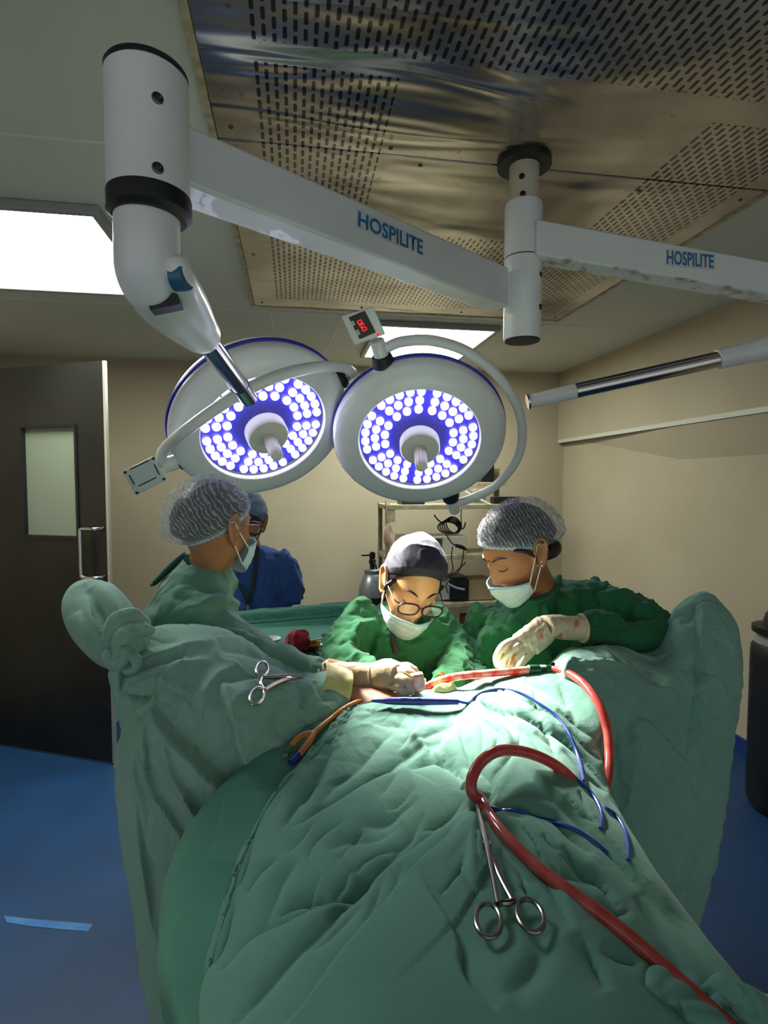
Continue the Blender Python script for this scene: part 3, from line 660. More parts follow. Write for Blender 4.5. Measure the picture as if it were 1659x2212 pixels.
MF = [
 ([(1012,1738),(905,1795),(813,1856),(771,1888),(690,1925),(611,1971),(524,2026),(474,2104)], 13, .010, 'a'),
 ([(1016,1750),(940,1812),(881,1870),(817,1948),(735,2040),(675,2127),(606,2225)], 12, .011, 's'),
 ([(840,1860),(744,1920),(629,2040),(556,2140),(505,2225)], 12, .007, 'r'),
 ([(930,1630),(860,1650),(803,1669),(703,1733),(625,1783)], 12, .010, 'a'),
 ([(880,1650),(918,1632),(955,1630),(985,1660),(1000,1700)], 14, .014, 'r'),
 ([(721,1600),(690,1650),(675,1678),(640,1730),(606,1790)], 9, .008, 'r'),
 ([(690,1822),(740,1856),(785,1886)], 6, -.004, 'r'),
 ([(905,1880),(950,1950),(987,2011),(994,2060),(998,2089),(1019,2130),(1069,2185)][::-1], 7, .007, 's'),
 ([(1045,1733),(1090,1724),(1131,1724),(1204,1742),(1243,1781),(1294,1832)], 12, .010, 'a'),
 ([(1110,1640),(1131,1655),(1185,1705),(1240,1749),(1294,1799),(1366,1879),(1450,1970),(1530,2065),(1600,2145)], 9, .008, 's'),
 ([(1034,1507),(1113,1532),(1185,1568),(1258,1626),(1312,1705)], 10, .008, 'a'),
 ([(1040,1500),(1080,1545),(1110,1582),(1171,1633),(1207,1655)], 9, .008, 'r'),
 ([(1214,1465),(1250,1510),(1276,1554),(1283,1611)], 8, -.010, 'r'),
 ([(1240,1478),(1269,1543),(1290,1604)], 7, -.008, 'r'),
 ([(1040,1760),(1080,1762),(1113,1778),(1167,1850),(1189,1879),(1222,1950),(1240,2000)], 10, .009, 's'),
 ([(1026,1755),(1022,1820),(1019,1900)], 6, -.005, 'r'),
 ([(759,1535),(735,1575),(706,1616),(673,1682),(640,1725)], 8, .009, 'r'),
 ([(850,1580),(831,1590),(776,1643),(720,1685),(690,1722)], 8, .007, 'r'),
 ([(960,1590),(900,1608),(840,1645),(780,1680)], 8, .006, 'r'),
 ([(985,1560),(930,1580),(880,1602)], 7, .005, 'r'),
 ([(990,1640),(1030,1650),(1060,1690),(1036,1725)], 9, .008, 'r'),
 ([(870,1560),(900,1590),(925,1610)], 7, -.005, 'r'), ([(800,1560),(850,1565),(900,1580)], 7, .005, 'r'),
 ([(1060,1540),(1090,1580),(1100,1620)], 8, -.006, 'r'), ([(985,1500),(1040,1512),(1090,1540),(1130,1580)], 7, .006, 'r'),
 ([(1130,1470),(1180,1490),(1230,1530)], 8, .007, 'r'), ([(930,1470),(1000,1480),(1080,1490)], 7, .005, 'r'),
 ([(1150,1830),(1210,1870),(1260,1880),(1300,1900)], 9, .006, 'r'), ([(1220,1810),(1260,1850),(1310,1890),(1350,1950)], 10, .008, 'a'),
 ([(1290,1950),(1330,1960),(1370,1960)], 8, .006, 'r'), ([(1300,2040),(1340,2060),(1390,2080)], 8, .006, 'r'),
 ([(1380,1920),(1420,1980),(1460,2050),(1500,2120)], 9, .007, 'r'), ([(1250,2010),(1290,2070),(1320,2140)], 16, .006, 'a'),
 ([(1170,2000),(1160,2080),(1100,2160)], 30, .006, 'g'), ([(870,1760),(800,1790),(740,1800),(700,1830)], 12, .007, 'r'),
 ([(900,1720),(830,1760),(770,1770)], 10, .006, 'r'), ([(700,1910),(640,1930),(590,1960)], 9, .005, 'a'),
 ([(790,1910),(720,1970),(660,2030)], 10, .006, 'r'), ([(600,1850),(560,1880),(530,1930)], 9, .005, 'a'),
 ([(640,1850),(600,1900),(560,1990)], 10, .006, 'r'), 
 
 ([(1032,1700),(1034,1728),(1036,1750)], 20, .012, 'r'), ([(1000,1690),(1015,1715),(1030,1735)], 8, -.008, 'r'),
]
rf = random.Random(5)
for i in range(95):
    x, y = rf.uniform(640, 1300), 1500+(rf.random()**1.3)*430
    if not (x > 1000-(y-1480)*1.15 and x < 1210+(y-1450)*.5): continue
    if 1490 < y < 1560 and 760 < x < 1000: continue
    ang = math.atan2(y-1725, x-1032) if math.hypot(x-1032, y-1725) < 150 else (math.radians(rf.uniform(118, 150)) if x < 990 else math.radians(rf.uniform(30, 68)))
    L = rf.uniform(28, 80); bend = rf.uniform(-.25, .25)
    pts = [(x+math.cos(ang+bend*t)*L*t, y+math.sin(ang+bend*t)*L*t) for t in (-1, -.4, .2, .8)]
    MF.append((pts, rf.uniform(4, 8), rf.uniform(.0022, .0045), rf.choice('aar')))
folds(me, MF, 1.75); crinkle(me, .0042, 9.0, 2.2, stretch=(1.0, .6, .5), p=6); crinkle(me, .0026, 22.0, 8.0, p=5)
main = link('abdomen_sheet', me, M_drape); solid(main)
base_at(main, (.25, .75, .8)); side = solid(link('side_sheet', me_s, M_drape_side)); base_at(side, (.0, .8, .8)); tag(side, 'smooth darker green sheet under the wrinkled one, its curved edge on the left', 'surgical drape', 'green surgical drapes'); tag(main, 'large green surgical sheet over the patient, gathered by the clamp in the foreground', 'surgical drape', 'green surgical drapes')
# --- left leg drape with tied foot wrap
def dpts(rows): return [[at(*p) for p in r] for r in rows]
Lr = dpts([
 [(262,1402,1.22),(330,1353,1.27),(440,1348,1.31),(530,1374,1.32),(640,1424,1.31),(735,1462,1.27)],
 [(257,1470,1.14),(340,1440,1.15),(450,1435,1.16),(560,1455,1.17),(660,1478,1.18),(748,1508,1.19)],
 [(260,1560,1.10),(345,1550,1.08),(440,1550,1.07),(540,1565,1.07),(640,1575,1.10),(745,1560,1.15)],
 [(272,1740,1.08),(345,1735,1.05),(420,1735,1.04),(500,1735,1.04),(600,1700,1.08),(700,1640,1.13)],
 [(287,1950,1.06),(340,1940,1.03),(400,1945,1.02),(480,1930,1.02),(570,1900,1.05),(660,1850,1.1)],
 [(305,2120,1.04),(350,2110,1.01),(410,2120,1.0),(480,2120,1.0),(560,2100,1.02),(640,2080,1.06)],
 [(350,2290,1.02),(390,2290,1.0),(440,2300,.99),(500,2300,.99),(560,2300,1.0),(640,2300,1.04)]])
Lr = [[Vector((p.x-.0, p.y+.10, p.z-.10)) for p in Lr[0]]]+Lr
Lc = [[Vector((r[0].x+.04, r[0].y+.14, r[0].z-.01))]+r for r in Lr]
me = grid_mesh(net(Lc, 340, 280)); orient(me)
wrinkle(me, .005, 6.0, 11.1, warp=1.0, mode='n')
LF = [
 ([(270,1440),(330,1425),(400,1400),(470,1385)], 9, .007, 'r'), ([(262,1470),(330,1460),(400,1440),(460,1425)], 9, .007, 'r'),
 ([(262,1500),(310,1480),(350,1475),(380,1490)], 8, .006, 'r'), ([(300,1540),(335,1515),(360,1470),(400,1440)], 8, .008, 'r'),
 ([(260,1490),(300,1500),(340,1505)], 8, -.006, 'r'), ([(330,1528),(370,1570),(440,1640),(520,1720),(600,1740)], 10, .022, 's'),
 ([(480,1480),(490,1530),(510,1600),(530,1660),(545,1700)][::-1], 9, .020, 's'), ([(560,1580),(600,1600),(650,1580)], 12, .006, 'r'),
 ([(280,1500),(296,1620),(315,1720),(345,1830),(380,1890)][::-1], 9, .012, 's'), ([(375,1580),(420,1700),(470,1790),(500,1840)], 10, .012, 'a'), ([(320,1560),(340,1640),(380,1740),(430,1830)], 9, .010, 'a'), ([(300,1620),(310,1760),(330,1900),(352,2040)], 10, .006, 'a'), ([(300,1560),(310,1640),(350,1740),(420,1850)], 14, -.006, 'r'),
 ([(470,1400),(540,1400),(620,1430),(700,1470)], 14, -.012, 'r'), ([(520,1430),(460,1470),(430,1530)], 12, .006, 'r'),
 ([(660,1480),(668,1500),(675,1520)], 6, .006, 'r'), ([(680,1470),(692,1500),(700,1525)], 6, -.006, 'r'), ([(640,1470),(650,1510),(640,1540)], 8, -.005, 'r'),
 ([(600,1510),(580,1560),(590,1590)], 12, -.006, 'r'), ([(312,1750),(322,1850),(336,1960),(346,2080)], 10, .005, 'r'), ([(420,1490),(400,1530),(380,1580)], 10, .004, 'r'),
]
folds(me, LF, 2.1); relax(me, 1, .2); crinkle(me, .006, 6.5, 4.4, stretch=(1, 1, .35), p=6); crinkle(me, .003, 20.0, 3.0, p=5)
lk = thing('leg_drape', at(300, 1390, 1.25), 'green leg drape on the left with its foot wrap knotted and pointing up', 'surgical drape', 'green surgical drapes')
leg_sheet = solid(link('sheet', me, M_drape2, lk))
fw = MB()
cx = [(292,1408,1.22,44),(265,1390,1.25,52),(240,1366,1.29,57),(216,1338,1.34,58),(199,1312,1.39,53),(188,1292,1.43,42),(183,1278,1.46,24),(181,1272,1.47,5)]
Pc = [at(a, b, y) for a, b, y, r in cx]; fw.tube(Pc, [r/1200*y*1.0 for a, b, y, r in cx], 40, smooth=50)
me = fuse(fw, .0035, 8); wrinkle(me, .003, 9, 4.0, stretch=(.5, .5, .5), warp=.8)
folds(me, [([(205,1258),(245,1320),(275,1380)], 9, .010, 'r'), ([(225,1262),(270,1320),(300,1370)], 9, .008, 'r'), ([(180,1262),(215,1330),(250,1390)], 12, -.008, 'r'), ([(172,1320),(205,1390),(240,1440)], 10, .007, 'a'), ([(196,1268),(225,1330),(262,1388)], 6, -.007, 'r'), ([(190,1280),(205,1340),(238,1410)], 7, .006, 'a')], 2.2)
crinkle(me, .003, 14, 6.0, stretch=(.6, .6, .6)); link('foot_wrap', me, M_drape2, lk)
def knotm(Ls, name, par):
    kn = MB()
    for P, r, f in Ls: kn.tube([at(*p) for p in P], r, 18, smooth=30, flat=f)
    me = fuse(kn, .0032, 2); crinkle(me, .005, 22, 1.0, p=3); wrinkle(me, .003, 40, 1.0); link(name, me, M_drape2, par)
knotm([([(318,1350,1.21),(285,1336,1.19),(258,1348,1.18),(246,1378,1.18),(252,1400,1.17)], [.014,.026,.030,.026,.012], .8),
       ([(325,1362,1.19),(292,1362,1.16),(264,1380,1.14),(250,1408,1.14)], [.012,.022,.022,.012], .8),
       ([(318,1385,1.17),(290,1398,1.14),(264,1412,1.13),(246,1424,1.13)], [.010,.016,.018,.010], .9)], 'knot', lk)
knotm([([(248,1404,1.15),(236,1416,1.14),(240,1434,1.13),(262,1432,1.11),(272,1412,1.11),(256,1402,1.13)], [.010,.012,.012,.012,.011,.010], .8)], 'knot', lk)
knotm([([(262,1428,1.13),(276,1450,1.11),(294,1442,1.10),(292,1422,1.10),(272,1416,1.12)], [.008,.010,.010,.010,.008], .8)], 'knot', lk)
knotm([([(256,1430,1.13),(247,1456,1.12),(250,1490,1.12),(256,1530,1.115),(254,1560,1.11)], [.012,.013,.010,.009,.004], .4)], 'tie', lk)
# --- right leg drape
Rr = dpts([
 [(1195,1432,1.22),(1238,1402,1.25),(1330,1400,1.29),(1410,1408,1.33),(1452,1338,1.36),(1490,1302,1.37),(1532,1284,1.37),(1572,1345,1.34)],
 [(1205,1480,1.13),(1262,1470,1.13),(1340,1475,1.15),(1420,1475,1.18),(1470,1430,1.22),(1505,1395,1.24),(1542,1385,1.25),(1591,1420,1.29)],
 [(1235,1580,1.08),(1292,1575,1.07),(1350,1585,1.08),(1420,1585,1.10),(1470,1565,1.13),(1510,1540,1.16),(1548,1530,1.18),(1575,1535,1.25)],
 [(1262,1750,1.06),(1332,1740,1.05),(1380,1745,1.05),(1430,1745,1.07),(1470,1740,1.09),(1502,1735,1.12),(1532,1735,1.15),(1550,1735,1.21)],
 [(1285,1900,1.05),(1350,1900,1.03),(1400,1900,1.03),(1440,1905,1.05),(1468,1905,1.07),(1490,1905,1.10),(1510,1905,1.13),(1524,1900,1.18)],
 [(1310,2040,1.04),(1360,2040,1.02),(1400,2040,1.02),(1430,2040,1.03),(1455,2045,1.05),(1470,2045,1.08),(1482,2045,1.11),(1491,2040,1.15)],
 [(1330,2190,1.03),(1370,2190,1.01),(1400,2190,1.01),(1425,2190,1.02),(1440,2190,1.04),(1452,2190,1.07),(1460,2190,1.10),(1466,2190,1.13)]])
Rr = [[Vector((p.x, p.y+.10, p.z-.10)) for p in Rr[0]]]+Rr
Rc = [r+[Vector((r[-1].x-.04, r[-1].y+.14, r[-1].z-.02))] for r in Rr]
me = grid_mesh(net(Rc, 320, 260)); orient(me)
wrinkle(me, .005, 6.0, 21.7, warp=1.0, mode='n')
folds(me, [
 ([(1516,1300),(1512,1400),(1508,1480),(1495,1560),(1478,1680),(1465,1800),(1450,1920)][::-1], 10, .014, 's'),
 ([(1376,1552),(1410,1580),(1450,1620),(1485,1655)], 7, .009, 's'), ([(1372,1545),(1365,1620),(1352,1720),(1335,1780)], 8, .007, 'r'),
 ([(1455,1330),(1480,1322),(1508,1300)], 6, .005, 'r'), ([(1470,1345),(1490,1335),(1500,1310)], 6, -.006, 'r'),
 ([(1545,1345),(1560,1390),(1585,1420)], 8, .006, 'r'), ([(1555,1465),(1570,1490),(1580,1505)], 6, -.006, 'r'), ([(1485,1415),(1500,1445),(1510,1460)], 6, -.005, 'r'),
 ([(1505,1520),(1520,1545),(1530,1560),(1522,1600)], 8, -.007, 'r'), ([(1480,1660),(1510,1670),(1528,1680)], 7, -.005, 'r'), ([(1475,1715),(1510,1740),(1535,1755)], 7, -.006, 'r'),
 ([(1230,1440),(1280,1432),(1330,1436),(1390,1440)], 7, .006, 'a'), ([(1345,1540),(1360,1580),(1372,1600)], 10, -.005, 'r'), ([(1440,1760),(1420,1850),(1400,1950)], 14, .006, 'r'),
 ([(1240,1420),(1225,1450),(1222,1480)], 9, .010, 'r'), ([(1205,1440),(1225,1470),(1255,1500)], 8, .008, 'r'), ([(1310,1520),(1330,1600),(1335,1700)], 12, -.008, 'r'),
], 1.9); relax(me, 1, .3); crinkle(me, .006, 6.5, 6.4, stretch=(1, 1, .35), p=6); crinkle(me, .003, 20.0, 5.0, p=5)
rk = solid(link('leg_drape', me, M_drape3)); base_at(rk, at(1420, 1500, 1.2))
tag(rk, 'green leg drape on the right, peaked at its end and hanging straight down', 'surgical drape', 'green surgical drapes')
# helper: drop things on the sheets
def bvh(o):
    V = [o.matrix_basis @ v.co if o.parent is None else root_of(o).location+v.co for v in o.data.vertices]
    return BVHTree.FromPolygons(V, [tuple(p.vertices) for p in o.data.polygons])
BV = [bvh(main), bvh(leg_sheet), bvh(rk), bvh(side)]
def on(px, py, lift=0.0, which=None):
    d = Vector(ray(px, py)).normalized(); best = None
    for b in (BV if which is None else [BV[i] for i in which]):
        h = b.ray_cast(Vector((0, 0, CZ)), d)
        if h[0] is not None and (best is None or h[3] < best[3]): best = h
    if best is None: return at(px, py, 1.2)
    n = best[1] if best[1].dot(d) < 0 else -best[1]
    return best[0]+n*lift
# ================================================================== people
class Head:
    def __init__(s, C, f, roll=0.0, sc=1.0):
        s.C = Vector(C); s.f = Vector(f).normalized(); r = s.f.cross(Vector((0, 0, 1))).normalized()
        s.r = Matrix.Rotation(roll, 3, s.f) @ r; s.u = s.r.cross(s.f).normalized(); s.sc = sc
    def __call__(s, p): return s.C+(s.r*p[0]+s.f*p[1]+s.u*p[2])*s.sc
    def arr(s, P): return np.array(s.C)+(P[..., :1]*np.array(s.r)+P[..., 1:2]*np.array(s.f)+P[..., 2:3]*np.array(s.u))*s.sc
def skull(D):
    """unit directions -> head surface without features"""
    D = np.asarray(D, float); p = D*np.array([.075, .096, .119]); x, y, z = p[..., 0], p[..., 1], p[..., 2]
    t = np.clip(-z/.119, 0, 1)
    x = x*(1-.26*t**1.6); y = np.where(y > 0, y*(1-.10*t), y*(1-.40*t**1.2)*np.where(z > 0, 1.06, 1.06))
    y = y+.012*t*(y > 0)
    return np.stack([x, y, z], -1)
def face(P):
    x, y, z = P[..., 0], P[..., 1].copy(), P[..., 2]; fr = np.clip(y/.05, 0, 1); ax = np.abs(x)
    g = lambda a, b: np.exp(-a**2-b**2)
    nz = np.clip((.022-z)/.062, 0, 1); nose = .024*(.18+.82*nz)*np.exp(-(x/(.0085+.006*nz**2))**2)*(1/(1+np.exp((-.047-z)/.003)))*(1/(1+np.exp((z-.026)/.006)))
    d = nose-.012*g((ax-.031)/.017, (z-.004)/.013)+.0085*g((ax-.031)/.0135, (z-.001)/.0085)+.004*g((ax-.03)/.024, (z-.027)/.008)
    d += .004*g((ax-.043)/.02, (z+.028)/.018)+.005*g(x/.02, (z+.066)/.006)+.006*g(x/.018, (z+.079)/.007)-.004*g(x/.02, (z+.0725)/.003)+.007*g(x/.02, (z+.104)/.014)+.0035*g((ax-.013)/.006, (z+.044)/.007)
    return np.stack([x, y+d*fr, z], -1)
def dirs(n, m, t0=0.0, t1=math.pi):
    t = np.linspace(t0, t1, m)[:, None]; a = np.linspace(0, 2*math.pi, n, endpoint=False)[None]
    return np.stack([np.sin(t)*np.cos(a)+0*t, np.sin(t)*np.sin(a)+0*t, np.cos(t)+0*a], -1)
def add_head(mb, H, neck, nr=.052):
    D = dirs(120, 100, .02, math.pi-.02); P = H.arr(face(skull(D)))
    mb.rings([list(r) for r in P])
    for sx in (-1, 1):          # ears: bowl, rim and lobe
        def e(px, py, pz): return H((sx*px, py, pz))
        def e2(px, py, pz): return H((sx*(px+.003), (py+.008)*1.25-.008, pz*1.22))
        rim = [e2(.070, .010, -.022), e2(.078, .006, .0), e2(.083, .000, .02), e2(.087, -.012, .031), e2(.089, -.024, .022), e2(.087, -.026, .004), e2(.082, -.016, -.018), e2(.077, -.004, -.033), e2(.072, .006, -.030)]
        mb.tube(rim, [.004, .0045, .005, .005, .005, .005, .0055, .0065, .004], 10, smooth=40)
        mb.ell(e(.078, -.010, .0), (.005, .021, .031), Matrix((H.r, H.f, H.u)).transposed() @ Matrix.Rotation(sx*.35, 3, 'Z'), 16, 12)
    jaw = H((0, -.012, -.060)); nk = Vector(neck)
    mb.tube([H((0, -.020, -.02)), jaw, jaw.lerp(nk, .55), nk, nk+(nk-jaw).normalized()*.06], [nr*.95, nr, nr*.97, nr*1.05, nr*1.0], 32, smooth=24)
def chain(mb, pts, r, n=12, sm=18): mb.tube(pts, r, n, smooth=sm)
def fingers(mb, F, k=1.0):
    for pts, r in F: mb.tube(pts, [x*k for x in r], 12, smooth=18); mb.ell(pts[-1], (r[-1]*k,)*3, None, 12, 8)
def build_person(H, neck, sh, el, wr, hip, hands, skin, label, base, foot=True, legs=None):
    """one continuous body surface; sh/el/wr are pairs"""
    mb = MB(); add_head(mb, H, neck)
    neck = Vector(neck); hip = Vector(hip); ch = (Vector(sh[0])+Vector(sh[1]))/2
    side = (Vector(sh[1])-Vector(sh[0])); side.z = 0; side.normalize(); fr = Vector((side.y, -side.x, 0))
    R = []
    for c, a, b in [(neck, .05, .05), (neck.lerp(ch, .6), .10, .06), (ch, .155, .075), (ch.lerp(hip, .35), .145, .09), (ch.lerp(hip, .7), .12, .085), (hip, .15, .10), (hip-Vector((0, 0, .08)), .14, .10)]:
        R.append([c+side*a*math.cos(t)+fr*b*math.sin(t) for t in np.linspace(0, 2*math.pi, 32, endpoint=False)])
    mb.rings(R)
    for k in (0, 1):
        S, E_, Wp = Vector(sh[k]), Vector(el[k]), Vector(wr[k])
        mb.tube([ch.lerp(S, .7), S, S.lerp(E_, .5), E_, E_.lerp(Wp, .4), Wp], [.05, .048, .042, .034, .034, .024], 20, smooth=36)
        if hands[k]: hands[k](mb)
        else:        # a plain relaxed hand
            d = (Wp-E_).normalized(); s2 = d.cross(fr).normalized()
            mb.tube([Wp, Wp+d*.045, Wp+d*.085], [.024, .034, .030], 16, smooth=10, flat=.55)
            for j, L in enumerate((.062, .072, .068, .052)):
                o = Wp+d*.08+s2*(j-1.5)*.018; mb.tube([o, o+d*L*.5+fr*.006, o+d*L+fr*.02], [.009, .0085, .007], 10, smooth=8)
            o = Wp+d*.03-s2*.03; mb.tube([o, o-s2*.018+d*.03, o-s2*.02+d*.055+fr*.01], [.011, .0095, .008], 10, smooth=8)
    for k, sx in enumerate((-1, 1)):
        h = hip+side*sx*.085; L = legs[k] if legs else [Vector((h.x, h.y, .50)), Vector((h.x, h.y+.01, .08))]
        mb.tube([h, h.lerp(L[0], .5), L[0], L[0].lerp(L[1], .4), L[1]], [.085, .072, .052, .052, .036], 20, smooth=30)
        f0 = Vector((L[1].x, L[1].y, max(L[1].z-.035, .035)))
        mb.tube([f0-fr*.03, f0+fr*.05, f0+fr*.13, f0+fr*.19], [.034, .036, .036, .022], 14, smooth=14, flat=.8)
    me = fuse(mb, .0042, 2, .5)
    o = link('person', me, skin); base_at(o, base); tag(o, label, 'person'); return o
def ring(pl, pr, py, Y, dy, n=40, tilt=0.0, ex=2.4):
    a, b = at(pl, py-tilt, Y), at(pr, py+tilt, Y); c = (a+b)/2; h = (b-a)/2; out = []
    for t in np.linspace(0, 2*math.pi, n, endpoint=False):
        cx, sy = math.cos(t), math.sin(t)
        out.append(c+h*math.copysign(abs(cx)**(2/ex), cx)+Vector((0, dy*math.copysign(abs(sy)**(2/ex), sy), 0)))
    return out
def skirt(R, zs):
    """continue the last ring of a gown straight down"""
    L = R[-1]; c = sum(L, Vector())/len(L); out = []
    for z, k in zs: out.append([Vector((c.x+(p.x-c.x)*k, c.y+(p.y-c.y)*k, z)) for p in L])
    return R+out
def gown(rings_, sleeves, m, parent, name='gown', seed=0.0, amp=.006, vox=.006, FL=None, scale=9.0, stretch=(1, 1, .55)):
    mb = MB(); mb.rings([list(r) for r in rings_])
    for P, r in sleeves: mb.tube(P, r, 28, smooth=40)
    me = fuse(mb, vox, 6, .5)
    wrinkle(me, amp*.8, scale, seed, stretch=stretch, warp=1.0)
    if FL: folds(me, FL, 1.8)
    crinkle(me, amp*1.3, 12.0, seed+3, stretch=(1, 1, .5), p=5); crinkle(me, amp*.8, 26.0, seed+7, p=5)
    relax(me, 1, .2)
    return link(name, me, m, parent)
def tuck(body, gn, ztop, hands):
    """keep the clothed skin just under the cloth"""
    L = np.array(body.location); V, _ = get(body.data); GV, _ = get(gn.data)
    t = BVHTree.FromPolygons([Vector(v) for v in GV], [tuple(p.vertices) for p in gn.data.polygons])
    W_ = V+L; ok = W_[:, 2] < ztop+.03
    for h, r in hands: ok &= np.linalg.norm(W_-np.array(h), axis=1) > r
    for i in np.nonzero(ok)[0]:
        co, n, _, d = t.find_nearest(Vector(V[i]))
        if co is not None and d < .09 and (Vector(V[i])-co).dot(n) > -.006: V[i] = np.array(co-n*.008)
    put(body.data, V)
def cap_mesh(H, off, puff, pdir, tilt, tmax, ruff=.003, n=160, m=70, nz=.004, ns=38):
    D = dirs(n, m, .01, math.radians(tmax)); c, s = math.cos(tilt), math.sin(tilt)
    D = np.stack([D[..., 0], D[..., 1]*c-D[..., 2]*s, D[..., 1]*s+D[..., 2]*c], -1)   # lean the pole backwards
    P = skull(D); t = np.linspace(0, 1, m)[:, None]; a = np.linspace(0, 2*math.pi, n, endpoint=False)[None]
    pd = np.array(pdir, float); pd /= np.linalg.norm(pd)
    dn_ = D/np.linalg.norm(D, axis=-1, keepdims=True); pf = np.clip(dn_@pd, 0, 1)**1.3
    edge = np.clip((1-t)/.10, 0, 1)**.6
    o = (off+puff*pf)*edge+.003
    o = o+ruff*np.sin(34*a+2*np.sin(5*a))*np.exp(-((1-t)/.07)**2)+ruff*.8*np.exp(-((1-t)/.03)**2)
    if nz: o = o+nz*edge*fbm((dn_*ns*np.array([1, .35, 1])).reshape(-1, 3)/6, 3).reshape(o.shape)
    return grid_mesh(H.arr(P+dn_*o[..., None]), wrap=True)
def cap_cover(Hd, *a, **k):
    me = cap_mesh(Hd, *a, **k); orient(me, tuple(Hd.C)); me.flip_normals(); return me
def mask_pt(H, u, v, z0=-.024, A=68):
    an = u*math.radians(A); x = .080*math.sin(an)*(1-.16*v*v)
    zt = z0-.018*abs(u)**1.5; zb = -.128+.032*abs(u)**1.6
    y = .004+.116*abs(math.cos(an))**.85*(1-.20*v**2.2)+.010*math.exp(-(u/.16)**2)*math.exp(-((v-.18)/.3)**2)
    y += .0022*((v*4) % 1.0)*(1-abs(u)**4)
    return (x, y, zt+(zb-zt)*v)
def add_mask(H, m, mband, parent, z0=-.024, A=68):
    nu, nv = 61, 41
    G = np.array([[mask_pt(H, u, v, z0, A) for u in np.linspace(-1, 1, nu)] for v in np.linspace(0, 1, nv)])
    me = grid_mesh(H.arr(G)); orient(me, tuple(H.C)); me.flip_normals()
    wrinkle(me, .0018, 30, 2.0)
    o = solid(link('face_mask', me, m, parent), .0012)
    tr = MB()
    for v in (.0, .04):
        tr.tube([H(mask_pt(H, u, v, z0, A))+H.f*.001 for u in np.linspace(-1, 1, 41)], .0022, 6)
    tr.build('mask_edge', mband, o)
    for sx in (-1, 1):
        a, b = H(mask_pt(H, sx, .04, z0, A)), H(mask_pt(H, sx, .96, z0, A))
        MB().tube([a, H((sx*.081, .010, -.005)), H((sx*.083, -.010, .020)), H((sx*.083, -.020, .0)), H((sx*.079, -.006, -.028)), b], .0018, 8, smooth=40).build('ear_loop', M_loop, o)
    return o
def add_glasses(H, mfr, mlens, parent, dz=.004, dy=.105, w=.0265, h=.019):
    o = None
    fr = MB()
    def rim(cx):
        return [H((cx+w*math.copysign(abs(math.cos(t))**.75, math.cos(t)), dy-.12*(cx*0+abs(cx+w*math.cos(t)))**1.6*1.0, dz+h*math.copysign(abs(math.sin(t))**.8, math.sin(t))*(1.0 if math.sin(t) < 0 else .85))) for t in np.linspace(0, 2*math.pi, 36, endpoint=False)]
    for cx in (-.0350, .0350): fr.tube(rim(cx), .0027, 8, closed=True)
    fr.tube([H((-.008, dy, dz+.004)), H((0, dy+.002, dz+.008)), H((.008, dy, dz+.004))], .002, 8, smooth=8)
    for sx in (-1, 1): fr.tube([H((sx*.060, dy-.008, dz+.008)), H((sx*.073, dy-.022, dz+.008)), H((sx*.080, .03, dz+.008)), H((sx*.082, -.012, dz+.010)), H((sx*.082, -.03, dz-.014))], .002, 8, smooth=24)
    o = fr.build('glasses', mfr, parent)
    for cx in (-.0350, .0350):
        R = rim(cx); c = sum(R, Vector())/len(R); mb = MB(); mb.add([c]+R, [(0, i+1, (i+1) % 36+1) for i in range(36)]); mb.build('lens', mlens, o)
    return o
def brows_lashes(H, m, parent, brow=True, dz=0.0):
    for sx in (-1, 1):
        def s(x, z, o=.001):
            y = math.sqrt(max(1-(x/.075)**2-(z/.119)**2, .01)); d = np.array([x/.075, y, z/.119]); p = face(skull(d[None]))[0]; return H((p[0], p[1]+o, p[2]))
        MB().tube([s(sx*.014, .024+dz), s(sx*.024, .030+dz), s(sx*.036, .032+dz), s(sx*.050, .026+dz)], [.0018, .0030, .0026, .0010], 8, smooth=16).build('eyebrow', m, parent)
        MB().tube([s(sx*.019, -.004), s(sx*.026, -.0075), s(sx*.034, -.008), s(sx*.044, -.003)], [.0008, .0016, .0017, .0009], 6, smooth=14).build('eyelashes', m, parent)
def skinmat(name, a, b): return mat(name, a, .5, spec=.35, col2=b, cs=18, bump=.02, bs=320, sss=.12)
M_skinL = skinmat('skin_brown', 'A8764E', '9C6B45'); M_skinM = skinmat('skin_tan', 'E0AB78', 'D69E6A'); M_skinR = skinmat('skin_warm_brown', 'A9744C', '9A6642')
M_hair = mat('dark_hair', '17110F', .45, col2='241A16', cs=60, bump=.3, bs=150)
M_mask = mat('mask_fabric', 'C9DDDD', .8, col2='BFD5D6', cs=30, bump=.06, bs=200)
M_maskband = mat('mask_band', '9CC6D0', .8)
M_loop = mat('elastic_white', 'E3E6DF', .7)
M_frame = mat('glasses_frame', '2E1A1C', .25)
M_lens = glassmat('glasses_lens', 'FFFFFF', .88, .03)
M_gownL = cloth_mat('gown_teal', '6F9A88', '608A78', 5.0, bump2=.4)
M_gownG = cloth_mat('gown_green', '2A7047', '22613B', 5.0, bump2=.4)
M_glove = mat('latex_glove', 'D9CDB2', .42, col2='CFC0A0', cs=14, bump=.12, bs=60, sss=.1, bump2=.25, bs2=45)
M_glove3 = mat('latex_glove_bloodied', 'DCD0B4', .42, col2='C77A48', cs=26, bump=.12, bs=60, sss=.1, bump2=.25, bs2=45, contrast=(.58, .70))
M_glove2 = mat('latex_glove_shaded', 'B5A284', .42, col2='A8946F', cs=14, bump=.12, bs=60, sss=.1, bump2=.25, bs2=45)  # same latex in a darker tone: shade on the left fist put into the colour
